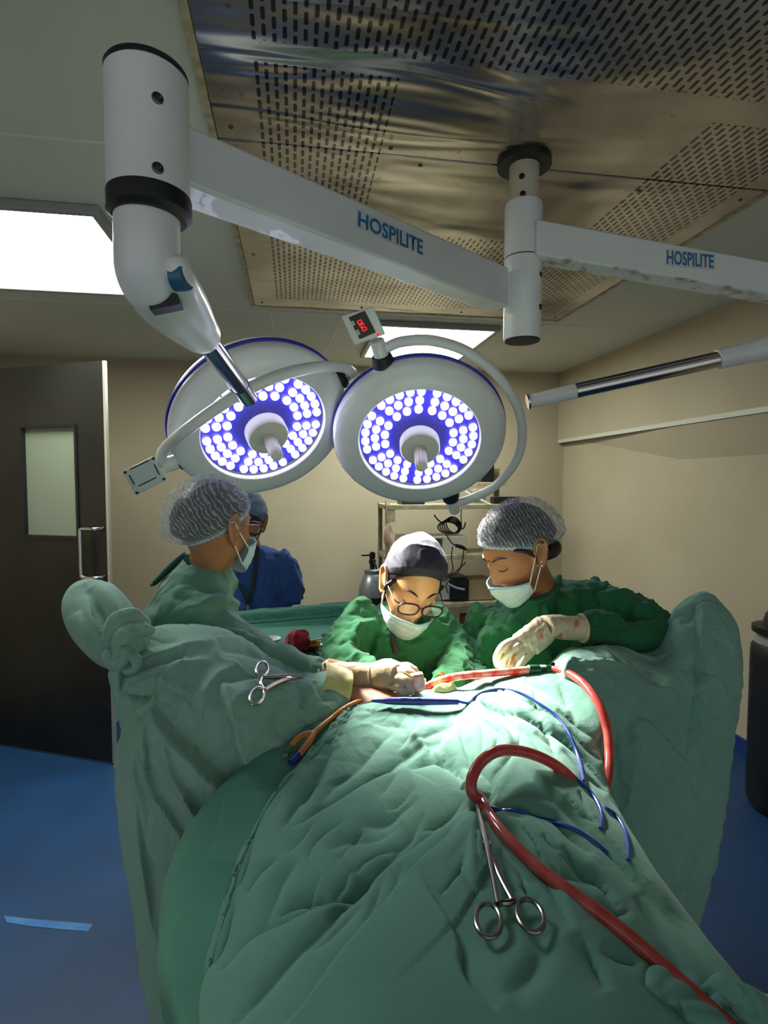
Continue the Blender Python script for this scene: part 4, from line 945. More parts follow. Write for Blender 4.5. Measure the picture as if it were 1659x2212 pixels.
def bouffant():
    N = NT('bouffant_cap'); tc = N.n('ShaderNodeTexCoord').outputs['Object']
    b = N.n('ShaderNodeBsdfPrincipled', i_Roughness=.7); b.inputs['Base Color'].default_value = lin('CDD4D8')
    tl = N.n('ShaderNodeBsdfTranslucent'); tl.inputs[0].default_value = lin('CDD4D8'); ms = N.n('ShaderNodeMixShader'); ms.inputs[0].default_value = .3
    N.l(b.outputs[0], ms.inputs[1]); N.l(tl.outputs[0], ms.inputs[2])
    w = N.n('ShaderNodeTexWave', bands_direction='X', i_Scale=34.0, i_Distortion=6.0, i_Detail=2.5); w.inputs['Detail Scale'].default_value = 1.3
    mp = N.n('ShaderNodeMapping'); mp.inputs['Rotation'].default_value = (.3, .5, .4); N.l(tc, mp.inputs[0]); N.l(mp.outputs[0], w.inputs['Vector'])
    p = N.math('POWER', w.outputs[1], 3.5); a = N.math('ADD', N.math('MULTIPLY', p, .45), .22)
    t = N.n('ShaderNodeBsdfTransparent'); m = N.n('ShaderNodeMixShader'); N.l(a, m.inputs[0]); N.l(t.outputs[0], m.inputs[1]); N.l(ms.outputs[0], m.inputs[2])
    bp = N.n('ShaderNodeBump', i_Strength=.6, i_Distance=.006); N.l(w.outputs[1], bp.inputs['Height']); N.l(bp.outputs[0], b.inputs['Normal'])
    N.l(m.outputs[0], N.out.inputs[0]); return N.m
M_bouf = bouffant(); M_bouf_rim = mat('cap_elastic', 'A9C3D6', .7, bump=.3, bs=120)
def bouffant_cap(H, parent, puff, pdir, tilt=.45, tmax=98):
    h = cap_cover(H, .006, puff*.55, pdir, tilt, tmax-4, 0, 96, 50, .002); link('hair', h, M_hair, parent)
    o = link('bouffant_cap', cap_cover(H, .012, puff, pdir, tilt, tmax, .0035, 200, 90, .006, 60), M_bouf, parent)
    n = 150; D = dirs(n, 2, math.radians(tmax)-.03, math.radians(tmax)); c, s = math.cos(tilt), math.sin(tilt)
    D = np.stack([D[..., 0], D[..., 1]*c-D[..., 2]*s, D[..., 1]*s+D[..., 2]*c], -1); P = H.arr(skull(D)*1.035)[1]
    MB().tube([p+np.array(H.u)*.0018*math.sin(i*1.9) for i, p in enumerate(P)], [.0042+.0012*math.sin(i*2.3) for i in range(n)], 8, closed=True).build('elastic_rim', M_bouf_rim, o)
    return o

# ---------------------------------------------------------------- left surgeon
H1 = Head(at(468, 1138, 1.52), (.70, .70, -.10), roll=.03, sc=.97)
nk1 = at(446, 1243, 1.56)
sh1 = (at(420, 1328, 1.50), at(400, 1290, 1.70)); el1 = (at(538, 1424, 1.365), at(560, 1420, 1.72)); wr1 = (at(790, 1462, 1.255), at(760, 1470, 1.45))
F1 = [([at(855,1442,1.215), at(884,1443,1.19), at(902,1462,1.18), at(899,1480,1.18)], [.0115,.0115,.010,.0085]),
      ([at(852,1452,1.20), at(884,1455,1.17), at(899,1474,1.16), at(890,1488,1.165)], [.0115,.0115,.010,.0085]),
      ([at(848,1466,1.19), at(878,1470,1.16), at(889,1487,1.155), at(876,1497,1.165)], [.011,.011,.0095,.008]),
      ([at(842,1480,1.19), at(864,1485,1.165), at(872,1497,1.165), at(860,1502,1.175)], [.010,.0095,.0085,.0075]),
      ([at(828,1458,1.25), at(860,1452,1.25), at(884,1462,1.23), at(894,1474,1.21)], [.014,.0125,.0105,.0085])]
def hand1(mb, k=.86):
    mb.tube([at(790,1463,1.255), at(815,1462,1.245), at(840,1459,1.22), at(864,1462,1.195)], [.027*k,.034*k,.037*k,.029*k], 24, smooth=20); fingers(mb, F1, k)
p1 = build_person(H1, nk1, sh1, el1, wr1, at(430, 1700, 1.62), (hand1, None), M_skinL, 'person in pale teal gown and hair cap turned away, reaching across to the patient', (at(430, 1700, 1.62).x, 1.62, 0))
R1 = [ring(408,474,1216,1.57,.075), ring(385,492,1232,1.57,.12), ring(352,505,1262,1.57,.17), ring(330,492,1300,1.57,.19), ring(316,498,1345,1.57,.19), ring(308,512,1400,1.57,.18), ring(305,540,1500,1.57,.17)]
g1 = gown(skirt(R1, [(.7, 1.0), (.35, 1.12)]), [([at(415,1310,1.47), at(468,1372,1.42), at(540,1418,1.36), at(625,1443,1.31), at(704,1462,1.275)], [.086,.072,.056,.044,.034]),
     ([at(420,1310,1.68), at(500,1400,1.72), at(590,1440,1.66), at(700,1468,1.5)], [.075,.065,.05,.036])], M_gownL, p1, seed=5.0, amp=.007,
     FL=[([(505,1285),(470,1290),(420,1310),(370,1330)], 10, .010, 'r'), ([(540,1340),(500,1310),(440,1315),(380,1345)], 9, .010, 'a'), ([(520,1300),(480,1280),(430,1270),(390,1280)], 9, -.008, 'r'),
         ([(430,1320),(440,1350),(430,1380)], 9, .008, 'r'), ([(560,1365),(520,1370),(480,1360),(450,1340)], 8, .008, 'r'), ([(590,1390),(545,1380),(510,1395)], 6, .006, 'r'), ([(560,1380),(530,1400),(520,1420)], 6, -.006, 'r')])
tuck(p1, g1, at(440,1240,1.57).z, [(wr1[0], .10), (wr1[1], .10), (nk1, .05)])
mb = MB(); mb.tube([at(400,1196,1.60), at(372,1222,1.60), at(335,1258,1.58), at(328,1262,1.57)], [.012,.020,.014,.003], 14, smooth=16, flat=.5); mb.tube([at(405,1205,1.53), at(430,1228,1.50), at(462,1240,1.50)], [.012,.010,.008], 12, smooth=12)
mb.build('scrub_collar', mat('dark_teal_cloth', '14584A', .85, bump2=.3), p1)
mb = MB(); mb.tube([at(692,1438,1.275), at(691,1462,1.265), at(693,1488,1.28)], .003, 8, smooth=8)
gm = MB(); gm.tube([at(688,1461,1.28), at(720,1461,1.275), at(770,1462,1.262), at(800,1462,1.252)], [.031,.0335,.0325,.030], 28, smooth=20); hand1(gm, 1.0)
me = fuse(gm, .0026, 3); wrinkle(me, .0014, 34, 3.0, stretch=(1.6, .8, .6), warp=.8); gl = link('glove', me, M_glove2, p1)
MB().tube([at(689,1436,1.28), at(688,1452,1.25), at(689,1475,1.25), at(690,1487,1.28), at(690,1475,1.31), at(689,1450,1.31)], .0032, 8, smooth=40, closed=False).build('glove_cuff', M_glove, gl)
MB().tube([at(800,1433,1.252), at(797,1450,1.224), at(797,1475,1.224), at(799,1494,1.252)], .0025, 8, smooth=24).build('glove_band', M_glove, gl)
bouffant_cap(H1, p1, .038, (0, -1, .1), tilt=.50, tmax=84)
add_mask(H1, M_mask, M_maskband, p1, -.030); add_glasses(H1, M_frame, M_lens, p1)
MB().tube([H1((.079+.004*math.cos(t), -.004, -.041+.007*math.sin(t))) for t in np.linspace(0, 2*math.pi, 16, endpoint=False)], .0011, 6, closed=True).build('earring', mat('gold', 'C99A3A', .25, metal=1.0), p1)
brows_lashes(H1, M_hair, p1)

# ---------------------------------------------------------------- middle surgeon
H2 = Head(at(889, 1260, 1.56), (.05, -.88, -.46), roll=-.20, sc=1.0)
nk2 = at(893, 1318, 1.66)
sh2 = (at(975, 1370, 1.66), at(802, 1356, 1.66)); el2 = (at(985, 1440, 1.50), at(735, 1430, 1.50)); wr2 = (at(960, 1480, 1.36), at(840, 1470, 1.34))
p2 = build_person(H2, nk2, sh2, el2, wr2, at(880, 1620, 1.78), (None, None), M_skinM, 'person seated between the raised legs in dark cap, glasses and green gown, looking down', (at(880, 1620, 1.78).x, 1.78, 0), legs=[[at(960,1640,1.45)-Vector((0,0,.15)), Vector((.42, 1.5, .09))], [at(800,1640,1.45)-Vector((0,0,.15)), Vector((.18, 1.5, .09))]])
R2 = [ring(858,936,1300,1.665,.075), ring(815,950,1308,1.665,.10,tilt=-6), ring(770,972,1330,1.665,.125,tilt=-9), ring(738,990,1365,1.66,.14,tilt=-5), ring(724,1000,1410,1.655,.15), ring(720,1003,1460,1.66,.16), ring(722,1003,1530,1.68,.18)]
g2 = gown(skirt(R2, [(.6, 1.05), (.3, 1.15)]), [([at(800,1345,1.64), at(750,1390,1.57), at(738,1435,1.50), at(785,1462,1.42), at(836,1470,1.35)], [.072,.066,.056,.046,.034]),
     ([at(955,1370,1.64), at(985,1415,1.56), at(985,1450,1.48), at(962,1480,1.37)], [.068,.056,.048,.034])], M_gownG, p2, seed=14.0, amp=.0095,
     FL=[([(835,1290),(800,1290),(765,1320),(740,1350)], 9, .012, 'r'), ([(815,1340),(780,1350),(760,1375),(775,1400)], 7, .010, 'r'), ([(825,1360),(815,1400),(795,1440)], 7, .009, 'r'), ([(770,1330),(800,1330),(825,1310)], 6, -.008, 'r'), ([(745,1370),(755,1410),(790,1430)], 8, .009, 'r'),
         ([(840,1340),(850,1400),(860,1440)], 7, -.007, 'r'), ([(930,1400),(910,1430),(900,1450)], 7, .008, 'r'), ([(940,1390),(950,1420),(945,1445)], 6, .007, 'r'), ([(880,1385),(920,1395),(960,1380)], 7, .006, 'r'), ([(868,1370),(900,1380),(935,1366)], 7, -.007, 'r')])
tuck(p2, g2, at(895,1318,1.66).z, [(wr2[0], .06), (wr2[1], .06), (nk2, .07)])
GB = BVHTree.FromPolygons([v.co+p2.location for v in g2.data.vertices], [tuple(q.vertices) for q in g2.data.polygons])
def onG(px, py, l=.004):
    h = GB.ray_cast(Vector((0, 0, CZ)), Vector(ray(px, py)).normalized()); return h[0]-Vector(ray(px, py)).normalized()*l if h[0] else at(px, py, 1.52)
MB().tube([onG(843,1318), onG(845,1335), onG(848,1360), onG(852,1385), onG(857,1412)], [.009,.010,.010,.010,.009], 10, smooth=14, flat=.25).build('apron_strap', M_black, p2)
hm = cap_cover(H2, .005, .006, (0, -1, 0), .75, 92, 0, 96, 50, .002); link('hair', hm, M_hair, p2)
for sx in (-1, 1): MB().tube([H2((sx*.072, .040, .03)), H2((sx*.076, .022, .0)), H2((sx*.075, .012, -.03)), H2((sx*.070, .010, -.055))], [.010,.010,.007,.002], 10, smooth=12, flat=.6).build('side_hair', M_hair, p2)
cm = cap_cover(H2, .011, .020, (0, -.3, 1), .62, 84, .0, 180, 90, .003, 20)
wrinkle(cm, .003, 22, 8.0, mask=lambda V: np.clip(((V-np.array(H2.C))@np.array(H2.u)-.055)/.03, 0, 1))
M_cap = mat('navy_cap_cloth', '1D2034', .8, col2='191B2C', cs=20, bump=.06, bs=200)
co = solid(link('scrub_cap', cm, M_cap, p2), .0015)
n = 90; D = dirs(n, 2, math.radians(71), math.radians(83)); c, s = math.cos(.62), math.sin(.62)
D = np.stack([D[..., 0], D[..., 1]*c-D[..., 2]*s, D[..., 1]*s+D[..., 2]*c], -1); Q = skull(D)
G = np.stack([H2.arr(Q[0]*1.145), H2.arr(Q[0]*1.155), H2.arr(Q[1]*1.125), H2.arr(Q[1]*1.06)]); bm_ = grid_mesh(G, wrap=True); orient(bm_, tuple(H2.C)); bm_.flip_normals()
link('cap_band', bm_, M_cap, co)
add_mask(H2, M_mask, M_maskband, p2, -.046, 80); add_glasses(H2, M_frame, M_lens, p2, dz=-.005, dy=.113, w=.0295, h=.0205); brows_lashes(H2, M_hair, p2)

# ---------------------------------------------------------------- right surgeon
H3 = Head(at(1116, 1188, 1.48), (-.82, -.27, -.50), roll=.0, sc=1.02)
nk3 = at(1172, 1288, 1.56)
sh3 = (at(1290, 1300, 1.52), at(1065, 1330, 1.66)); el3 = (at(1422, 1372, 1.41), at(1020, 1440, 1.60)); wr3 = (at(1255, 1357, 1.335), at(1030, 1480, 1.42))
F3 = [([at(1116,1382,1.27), at(1088,1395,1.25), at(1073,1419,1.245), at(1075,1436,1.25)], [.0105,.0098,.0090,.0078]),
      ([at(1127,1390,1.265), at(1106,1404,1.245), at(1090,1428,1.24), at(1087,1446,1.245)], [.0105,.0098,.0088,.0076]),
      ([at(1140,1397,1.265), at(1122,1413,1.248), at(1107,1433,1.24), at(1102,1450,1.245)], [.0100,.0092,.0084,.0072]),
      ([at(1153,1404,1.27), at(1138,1421,1.256), at(1123,1437,1.25), at(1116,1450,1.25)], [.0092,.0086,.0078,.0068]),
      ([at(1158,1362,1.32), at(1128,1388,1.325), at(1108,1412,1.315), at(1101,1432,1.30)], [.014,.0125,.0105,.009])]
def hand3(mb, k=.86):
    mb.tube([at(1235,1357,1.33), at(1200,1352,1.315), at(1176,1358,1.30)], [.026*k,.028*k,.030*k], 24, smooth=14)
    for a, b in (((1170,1346,1.30), (1116,1382,1.27)), ((1176,1356,1.29), (1127,1390,1.265)), ((1180,1366,1.29), (1140,1397,1.265)), ((1184,1372,1.295), (1153,1404,1.27))): mb.tube([at(*a), at(*b)], [.019*k, .0145*k], 16)
    fingers(mb, F3, k)
p3 = build_person(H3, nk3, sh3, el3, wr3, at(1180, 1640, 1.66), (hand3, None), M_skinR, 'person in dark green gown leaning left, gloved hand drooping over the bright drape', (at(1180, 1640, 1.66).x, 1.66, 0))
R3 = [ring(1135,1212,1268,1.56,.07,tilt=-14), ring(1105,1262,1284,1.57,.10,tilt=-26), ring(1060,1330,1306,1.58,.125,tilt=-26), ring(1025,1370,1345,1.58,.14,tilt=-18), ring(1008,1390,1395,1.58,.15,tilt=-5), ring(1002,1385,1450,1.58,.15), ring(1002,1370,1540,1.60,.15)]
g3 = gown(skirt(R3, [(.6, 1.05), (.3, 1.15)]), [([at(1270,1305,1.55), at(1340,1325,1.48), at(1405,1358,1.43), at(1424,1374,1.40), at(1400,1380,1.37), at(1330,1368,1.36), at(1258,1357,1.335)], [.075,.070,.058,.050,.048,.044,.033]),
     ([at(1065,1335,1.62), at(1035,1400,1.60), at(1022,1450,1.56), at(1030,1485,1.44)], [.070,.062,.054,.036])], M_gownG, p3, seed=27.0, amp=.0095,
     FL=[([(1300,1275),(1290,1310),(1285,1340)], 10, .010, 'r'), ([(1420,1355),(1370,1345),(1330,1320),(1310,1300)], 9, -.012, 'r'), ([(1450,1350),(1400,1330),(1360,1300)], 9, .010, 'r'), ([(1262,1345),(1300,1338),(1350,1345),(1400,1365)], 7, .007, 'r'), ([(1262,1352),(1300,1352),(1340,1356)], 5, -.005, 'r'),
         ([(1040,1305),(1070,1310),(1080,1305)], 5, -.008, 'r'), ([(1070,1300),(1060,1350),(1050,1400)], 8, .009, 'r'), ([(1100,1310),(1110,1360),(1090,1400)], 8, .008, 'r'), ([(1020,1380),(1050,1400),(1075,1420)], 7, .008, 'r'), ([(1160,1300),(1165,1330),(1150,1360)], 8, .007, 'r'), ([(1010,1340),(1030,1380),(1060,1440)], 8, -.007, 'r'), ([(1230,1260),(1240,1300),(1230,1330)], 9, .008, 'r'), ([(1200,1245),(1215,1290),(1200,1330)], 8, -.007, 'r')])
tuck(p3, g3, at(1170,1298,1.57).z, [(wr3[0], .09), (wr3[1], .06), (nk3, .07)])
MB().tube([at(1105,1285,1.47), at(1135,1296,1.47), at(1170,1293,1.48), at(1200,1270,1.50), at(1207,1245,1.54)], [.012,.014,.014,.014,.010], 14, smooth=26, flat=.6).build('collar', M_gownG, g3)
gm = MB(); gm.tube([at(1260,1357,1.335), at(1225,1356,1.33), at(1200,1353,1.315), at(1176,1356,1.30)], [.031,.031,.030,.031], 28, smooth=20); hand3(gm, 1.0)
me = fuse(gm, .0022, 2); wrinkle(me, .0014, 40, 9.0, stretch=(1, .8, .8), warp=.8); gl = link('glove', me, M_glove3, p3)
c0 = at(1257, 1357, 1.335); MB().tube([c0+Vector((.0, .033*math.cos(t), .034*math.sin(t))) for t in np.linspace(0, 2*math.pi, 28, endpoint=False)], .0045, 8, closed=True).build('glove_cuff', M_glove, gl)
bouffant_cap(H3, p3, .045, (0, -1, -.15), tilt=.42, tmax=82)
MB().tube([H3((-.079, -.030, -.02)), H3((-.06, -.07, -.03)), H3((-.03, -.085, -.05)), H3((0, -.085, -.07))], [.010,.022,.026,.02], 14, smooth=14).build('nape_hair', M_hair, p3)
for q in ((-.074, .02, .03),): MB().tube([H3((-.066, .050, .040)), H3((-.073, .026, .022)), H3((-.076, .010, -.005)), H3((-.074, .008, -.03))], [.008,.010,.007,.002], 10, smooth=12, flat=.6).build('side_hair', M_hair, p3)
add_mask(H3, M_mask, M_maskband, p3, -.040); brows_lashes(H3, M_hair, p3)
MB().ell(H3((-.081, .002, -.038)), (.0045,)*3, None, 12, 8).build('earring', mat('earring_stone', 'E8E8E8', .1, metal=.8), p3)
MB().ell(H3((0, .0975, .028)), (.0025, .0015, .003), None, 10, 8).build('bindi', mat('bindi_red', '7E1F1C', .6), p3)
MB().ell(H3((.004, .116, -.012)), (.003, .002, .003), None, 8, 6) if False else None

# ---------------------------------------------------------------- onlooker in blue
H4 = Head(at(528, 1128, 2.42), (-.35, -.93, -.10), sc=1.0)
nk4 = at(540, 1200, 2.45)
sh4 = (at(470, 1225, 2.45), at(606, 1225, 2.45)); el4 = (at(452, 1360, 2.45), at(632, 1360, 2.45)); wr4 = (at(470, 1480, 2.38), at(625, 1490, 2.40))
M_skin4 = skinmat('skin_brown_soft', '9E6E4A', '936340'); M_scrub = cloth_mat('scrub_blue', '4463AC', '3C599E', 5.0)
p4 = build_person(H4, nk4, sh4, el4, wr4, at(545, 1480, 2.47), (None, None), M_skin4, 'person in blue scrubs with a dark lanyard standing behind the instrument table', (at(545, 1480, 2.47).x, 2.47, 0))
R4 = [ring(512,570,1180,2.45,.07), ring(490,592,1187,2.45,.10), ring(476,608,1202,2.45,.12), ring(470,616,1235,2.45,.125), ring(470,620,1300,2.45,.13), ring(470,624,1350,2.45,.13), ring(472,626,1420,2.45,.13), ring(474,626,1500,2.45,.13)]
g4 = gown(R4, [([at(585,1212,2.45), at(612,1240,2.44), at(622,1300,2.44)], [.075,.072,.068]), ([at(490,1212,2.45), at(464,1245,2.44), at(452,1305,2.44)], [.075,.072,.068])], M_scrub, p4, 'scrub_top', 33.0, .006, .008,
     FL=[([(570,1260),(575,1300),(572,1340)], 6, .012, 'r'), ([(600,1280),(604,1320),(602,1345)], 5, -.010, 'r')])
tuck(p4, g4, at(540,1195,2.45).z, [(nk4, .06)])
lt_ = MB(); [lt_.tube([at(520+sx*34*.5, 1480, 2.45), Vector((at(545+sx*45, 1560, 2.45).x, 2.47, .55)), Vector((at(545+sx*45, 1560, 2.45).x, 2.47, .08))], [.10,.085,.075], 20, smooth=14) for sx in (-1, 1)]
link('trousers', fuse(lt_, .01, 3), M_scrub, p4)
ly = MB()
ly.tube([at(520,1200,2.33), at(508,1230,2.315), at(516,1262,2.305), at(527,1288,2.30), at(534,1308,2.30)], .0085, 10, smooth=24, flat=.25)
ly.tube([at(556,1180,2.35), at(553,1215,2.325), at(547,1262,2.305), at(540,1288,2.30), at(536,1308,2.30)], .0085, 10, smooth=24, flat=.25)
lo = ly.build('lanyard', mat('lanyard_dark', '1C2A26', .7), p4)
MB().tube([at(536,1306,2.295), at(537,1322,2.295)], .006, 12).build('clip', M_chrome, lo)
bq = [at(522,1345,2.297), at(550,1344,2.297), at(549,1330,2.297), at(523,1331,2.297)]
MB().hexa(bq, [q+Vector((0, .006, 0)) for q in bq]).build('badge', mat('badge_white', 'C9CCCB', .4), lo)
hm = cap_cover(H4, .007, .01, (0, -1, .2), .40, 96, 0, 96, 50, .002); link('hair', hm, M_hair, p4)
link('surgical_cap', cap_cover(H4, .013, .015, (0, -.6, .8), .40, 88, .002, 120, 60, .003), mat('blue_cap_cloth', '5E7392', .8, bump=.1), p4)
add_mask(H4, M_mask, M_maskband, p4, -.035); add_glasses(H4, M_frame, M_lens, p4); brows_lashes(H4, M_hair, p4)
# ---------------------------------------------------------------- the patient under the sheets
M_skinP = skinmat('skin_patient', 'C99B80', 'B98468')
mb = MB()
mb.tube([(.24,-.02,1.0),(.24,.14,.98),(.25,.30,.96),(.26,.55,.965),(.27,.85,.97),(.28,1.04,.98),(.28,1.10,.98)], [.05,.07,.095,.10,.10,.10,.08], 32, smooth=40)
mb.ell((.24,-.17,1.03), (.075,.115,.095), None, 32, 24); mb.tube([(.24,-.12,1.01),(.24,.02,1.0)], [.05,.055], 20)
hipL = at(850,1560,1.16); mb.tube([Vector((.22,1.06,1.01)), hipL, at(772,1518,1.23), at(690,1505,1.235), at(640,1500,1.245), at(450,1430,1.245), at(345,1425,1.23)], [.08,.055,.041,.036,.034,.038,.040], 24, smooth=40)
mb.tube([at(345,1430,1.225), at(250,1385,1.27), at(215,1345,1.34), at(185,1308,1.40)], [.042,.034,.030,.022], 18, smooth=24)
mb.tube([Vector((.36,1.06,1.01)), at(1240,1500,1.23), at(1340,1480,1.24), at(1480,1450,1.30), at(1540,1440,1.32)], [.085,.060,.052,.040,.034], 24, smooth=40)
mb.tube([at(1540,1440,1.32), at(1536,1380,1.335), at(1532,1335,1.345)], [.034,.026,.018], 16)
for sx in (-1, 1): mb.tube([(.245+sx*.10,.28,.95),(.245+sx*.11,.5,.94),(.26+sx*.09,.72,.94)], [.045,.036,.028], 16, smooth=20)
pt = link('person', fuse(mb, .007, 4), M_skinP); base_at(pt, (.25, .6, .9))
tag(pt, 'patient lying under the green sheets, only a patch of thigh skin showing', 'person')
ot = thing('operating_table', (.26, .62, 0), 'operating table hidden beneath the patient and the green sheets', 'operating table')
MB().box((.26,.48,.855), (.34,1.10,.07)).build('mattress', M_black, ot, bevel=.02); MB().box((.26,.48,.80), (.33,1.08,.03)).build('table_top', M_steel, ot, bevel=.004)
MB().box((.26,.60,.44), (.22,.26,.70)).build('column', M_steel, ot, bevel=.01); MB().box((.26,.60,.05), (.32,.75,.10)).build('base', M_steel, ot, bevel=.02)
# yellow cloth round the thigh
G = [];  a, b = at(690,1484,1.23), at(748,1497,1.232); d = (b-a).normalized(); u = Vector((0,0,1)); u = (u-d*u.dot(d)).normalized(); w = d.cross(u)
for k in np.linspace(0, 1, 30): G.append([tuple(a.lerp(b, k)+(u*math.cos(t)+w*math.sin(t))*(.056-.006*k)) for t in np.linspace(-2.2, 2.2, 50)])
me = grid_mesh(np.array(G)); orient(me, tuple(a)); me.flip_normals(); wrinkle(me, .003, 30, 6.0)
yc = solid(link('cloth', me, mat('yellow_stained_cloth', 'D9D6B4', .8, col2='C6C07A', cs=24, bump2=.3, contrast=(.4,.6)))); base_at(yc, a); tag(yc, 'pale yellow stained cloth wrapped round the thigh beside the gloved fist', 'cloth')
# ================================================================== tubes, cables and tools on the sheets
def laid(P, r, lift=None, **k): return [on(x, y, (lift if lift is not None else r)*.9) for x, y in P]
def pxcurve(P, n): return catmull(np.array(P, float), n)
def tubemat(name, red, clear):
    N = NT(name); b = N.n('ShaderNodeBsdfPrincipled', i_Roughness=.18); b.inputs['Coat Weight'].default_value = .4
    tc = N.n('ShaderNodeTexCoord').outputs['Object']; nz = N.n('ShaderNodeTexNoise', i_Scale=38.0, i_Detail=4.0); N.l(tc, nz.inputs['Vector'])
    mr = N.n('ShaderNodeMapRange'); mr.inputs[1].default_value = .40; mr.inputs[2].default_value = .62; N.l(nz.outputs[0], mr.inputs[0])
    N.l(N.mix(mr.outputs[0], lin(red), lin(clear)), b.inputs['Base Color'])
    tr = N.n('ShaderNodeBsdfTranslucent'); tr.inputs[0].default_value = lin(red); m = N.n('ShaderNodeMixShader'); m.inputs[0].default_value = .3
    N.l(b.outputs[0], m.inputs[1]); N.l(tr.outputs[0], m.inputs[2]); N.l(m.outputs[0], N.out.inputs[0]); return N.m
M_tube = tubemat('blood_filled_tube', 'B84A44', 'C9665C'); M_tube_far = tubemat('suction_tube_streaked', 'C2382C', 'E6C9A8')
su = thing('suction_tube', at(1030, 1730, .78), 'long red-filled suction tube looping across the green sheets with a green connector', 'suction tube')
P = [on(895,1500,.010), on(915,1487,.016), at(945,1472,1.19), at(990,1461,1.175), at(1050,1455,1.165), at(1110,1450,1.165), at(1142,1447,1.165)]
MB().tube(P, .0088, 16, smooth=60).build('tip_tube', M_tube_far, su)
G1, G2 = at(1140,1447,1.165), at(1192,1446,1.165)
cm = MB(); cm.tube([G1.lerp(G2, t) for t in (0, .03, .45, .5, .53, .56, .59, .62, .65, .68, .71, .74, .97, 1)], [.009,.0112,.0112,.0092,.0112,.0092,.0112,.0092,.0112,.0092,.0112,.0105,.0105,.009], 18)
cm.build('connector', mat('dark_green_plastic', '0F4A2A', .4), su)['label'] = 'dark green ribbed connector'
# the loop: over the far leg, down, back up over the sheet and under the clamp
L1 = [at(1190,1446,1.165), at(1222,1452,1.13), at(1262,1478,1.06), at(1295,1525,1.00), at(1312,1580,.965), at(1316,1640,.93), at(1309,1700,.89), at(1298,1738,.865), at(1284,1752,.85), at(1268,1738,.845), at(1248,1700,.835), at(1215,1664,.83), at(1170,1637,.825), at(1120,1622,.82), at(1075,1623,.81), at(1040,1645,.80), at(1020,1680,.785), at(1020,1712,.775), on(1030,1735,.008)]
MB().tube(L1, .0088, 16, smooth=160).build('loop_tube', M_tube, su)
def soften(P, k=3):
    P = np.array([tuple(p) for p in P])
    for _ in range(k): P[1:-1] = (P[:-2]+2*P[1:-1]+P[2:])/4
    return [Vector(p) for p in P]
L2 = soften([on(1030,1735,.008)]+[on(x, y, .0085) for x, y in pxcurve([(1040,1755),(1075,1805),(1120,1852),(1200,1915),(1290,1985),(1380,2060),(1460,2135),(1520,2190),(1575,2240)], 22)], 6)
MB().tube(L2, .0083, 16, smooth=120).build('drain_tube', M_tube, su)
# cautery pencil and its cable
M_caut = mat('cautery_blue', '24308F', .25, spec=.6, coat=.4)
cp = thing('cautery_pencil', on(900,1532,.01), 'blue cautery pencil lying across the top of the abdomen sheet', 'cautery pencil')
A_, B_ = on(806,1527,.012), on(992,1530,.012); lf = Vector((0,-.004,.004))
MB().tube([A_.lerp(B_, t)+lf for t in (0, .10, .22, .45, .8, 1)], [.0030,.0048,.0072,.0082,.0072,.0060], 18, smooth=30).build('body', M_caut, cp)
MB().tube([on(760,1526,.012)+lf, A_.lerp(B_, .02)+lf], [.0011,.0022], 10).build('blade_tip', M_inst, cp)
for t in (.36, .52): MB().box(A_.lerp(B_, t)+lf+Vector((0,-.004,.0075)), (.016,.006,.003)).build('button', mat('cautery_button', '3A49B5', .3), cp, bevel=.001)
M_cable = mat('cable_blue', '1C3C94', .35, coat=.2)
ca = thing('cable', B_, 'thin blue cautery cable winding over the sheets on the right', 'cable')
c1 = [B_+lf, on(1012,1522,.004), on(1026,1508,.004), on(1048,1497,.004), on(1085,1491,.004), on(1122,1500,.006), on(1165,1524,.006), on(1200,1553,.006), on(1228,1592,.006), on(1246,1640,.005), on(1257,1690,.004)]
MB().tube(c1, .0028, 10, smooth=90).build('cord', M_cable, ca)
MB().tube([on(1185,1640,.004), on(1215,1665,.005), on(1250,1695,.005), on(1275,1722,.006), on(1291,1752,.006), on(1297,1775,.005), on(1296,1795,.004)], .0030, 10, smooth=60).build('cord', M_cable, ca)
MB().tube([on(1303,1748,.004), on(1325,1764,.005), on(1344,1795,.005), on(1352,1830,.005), on(1355,1862,.004)], .0026, 10, smooth=50).build('cord', M_cable, ca)
MB().tube([on(x, y, .0035) for x, y in pxcurve([(1042,1744),(1075,1750),(1130,1762),(1190,1774),(1240,1797),(1275,1820),(1312,1848)], 16)], .0034, 10, smooth=70).build('cord', M_cable, ca)
# catheter
M_cath = mat('catheter_amber', 'C07A22', .35, sss=.15, col2='B36E1C', cs=20)
ct = thing('catheter', on(640,1620,.01), 'amber forked catheter with green and blue ends on the left of the sheet', 'catheter')
cb_ = MB(); cb_.tube([on(785,1512,.006), on(765,1522,.006), on(738,1535,.007), on(712,1558,.007), on(690,1578,.008), on(676,1592,.008)], [.0042,.0045,.005,.0055,.006,.007], 14, smooth=40)
cb_.tube([on(676,1592,.009), on(655,1598,.013), on(637,1610,.014), on(626,1628,.014)], [.006,.0062,.0058,.0055], 14, smooth=20); cb_.tube([on(676,1592,.009), on(669,1608,.010), on(657,1626,.010), on(645,1642,.010)], [.0065,.0072,.007,.0066], 14, smooth=20)
link('tube', fuse(cb_, .0016, 2), M_cath, ct)
MB().tube([on(627,1626,.014), on(619,1640,.014)], .0062, 14).build('green_valve', mat('valve_green', '1F5A2C', .3), ct)['label'] = 'green valve'
MB().tube([on(619,1640,.014), on(612,1652,.014)], .0036, 12).build('valve_tip', M_chrome, ct)
MB().tube([on(646,1640,.010), on(628,1658,.010)], .0066, 14).build('blue_end', mat('end_blue', '1F2A86', .35), ct)['label'] = 'blue funnel end'
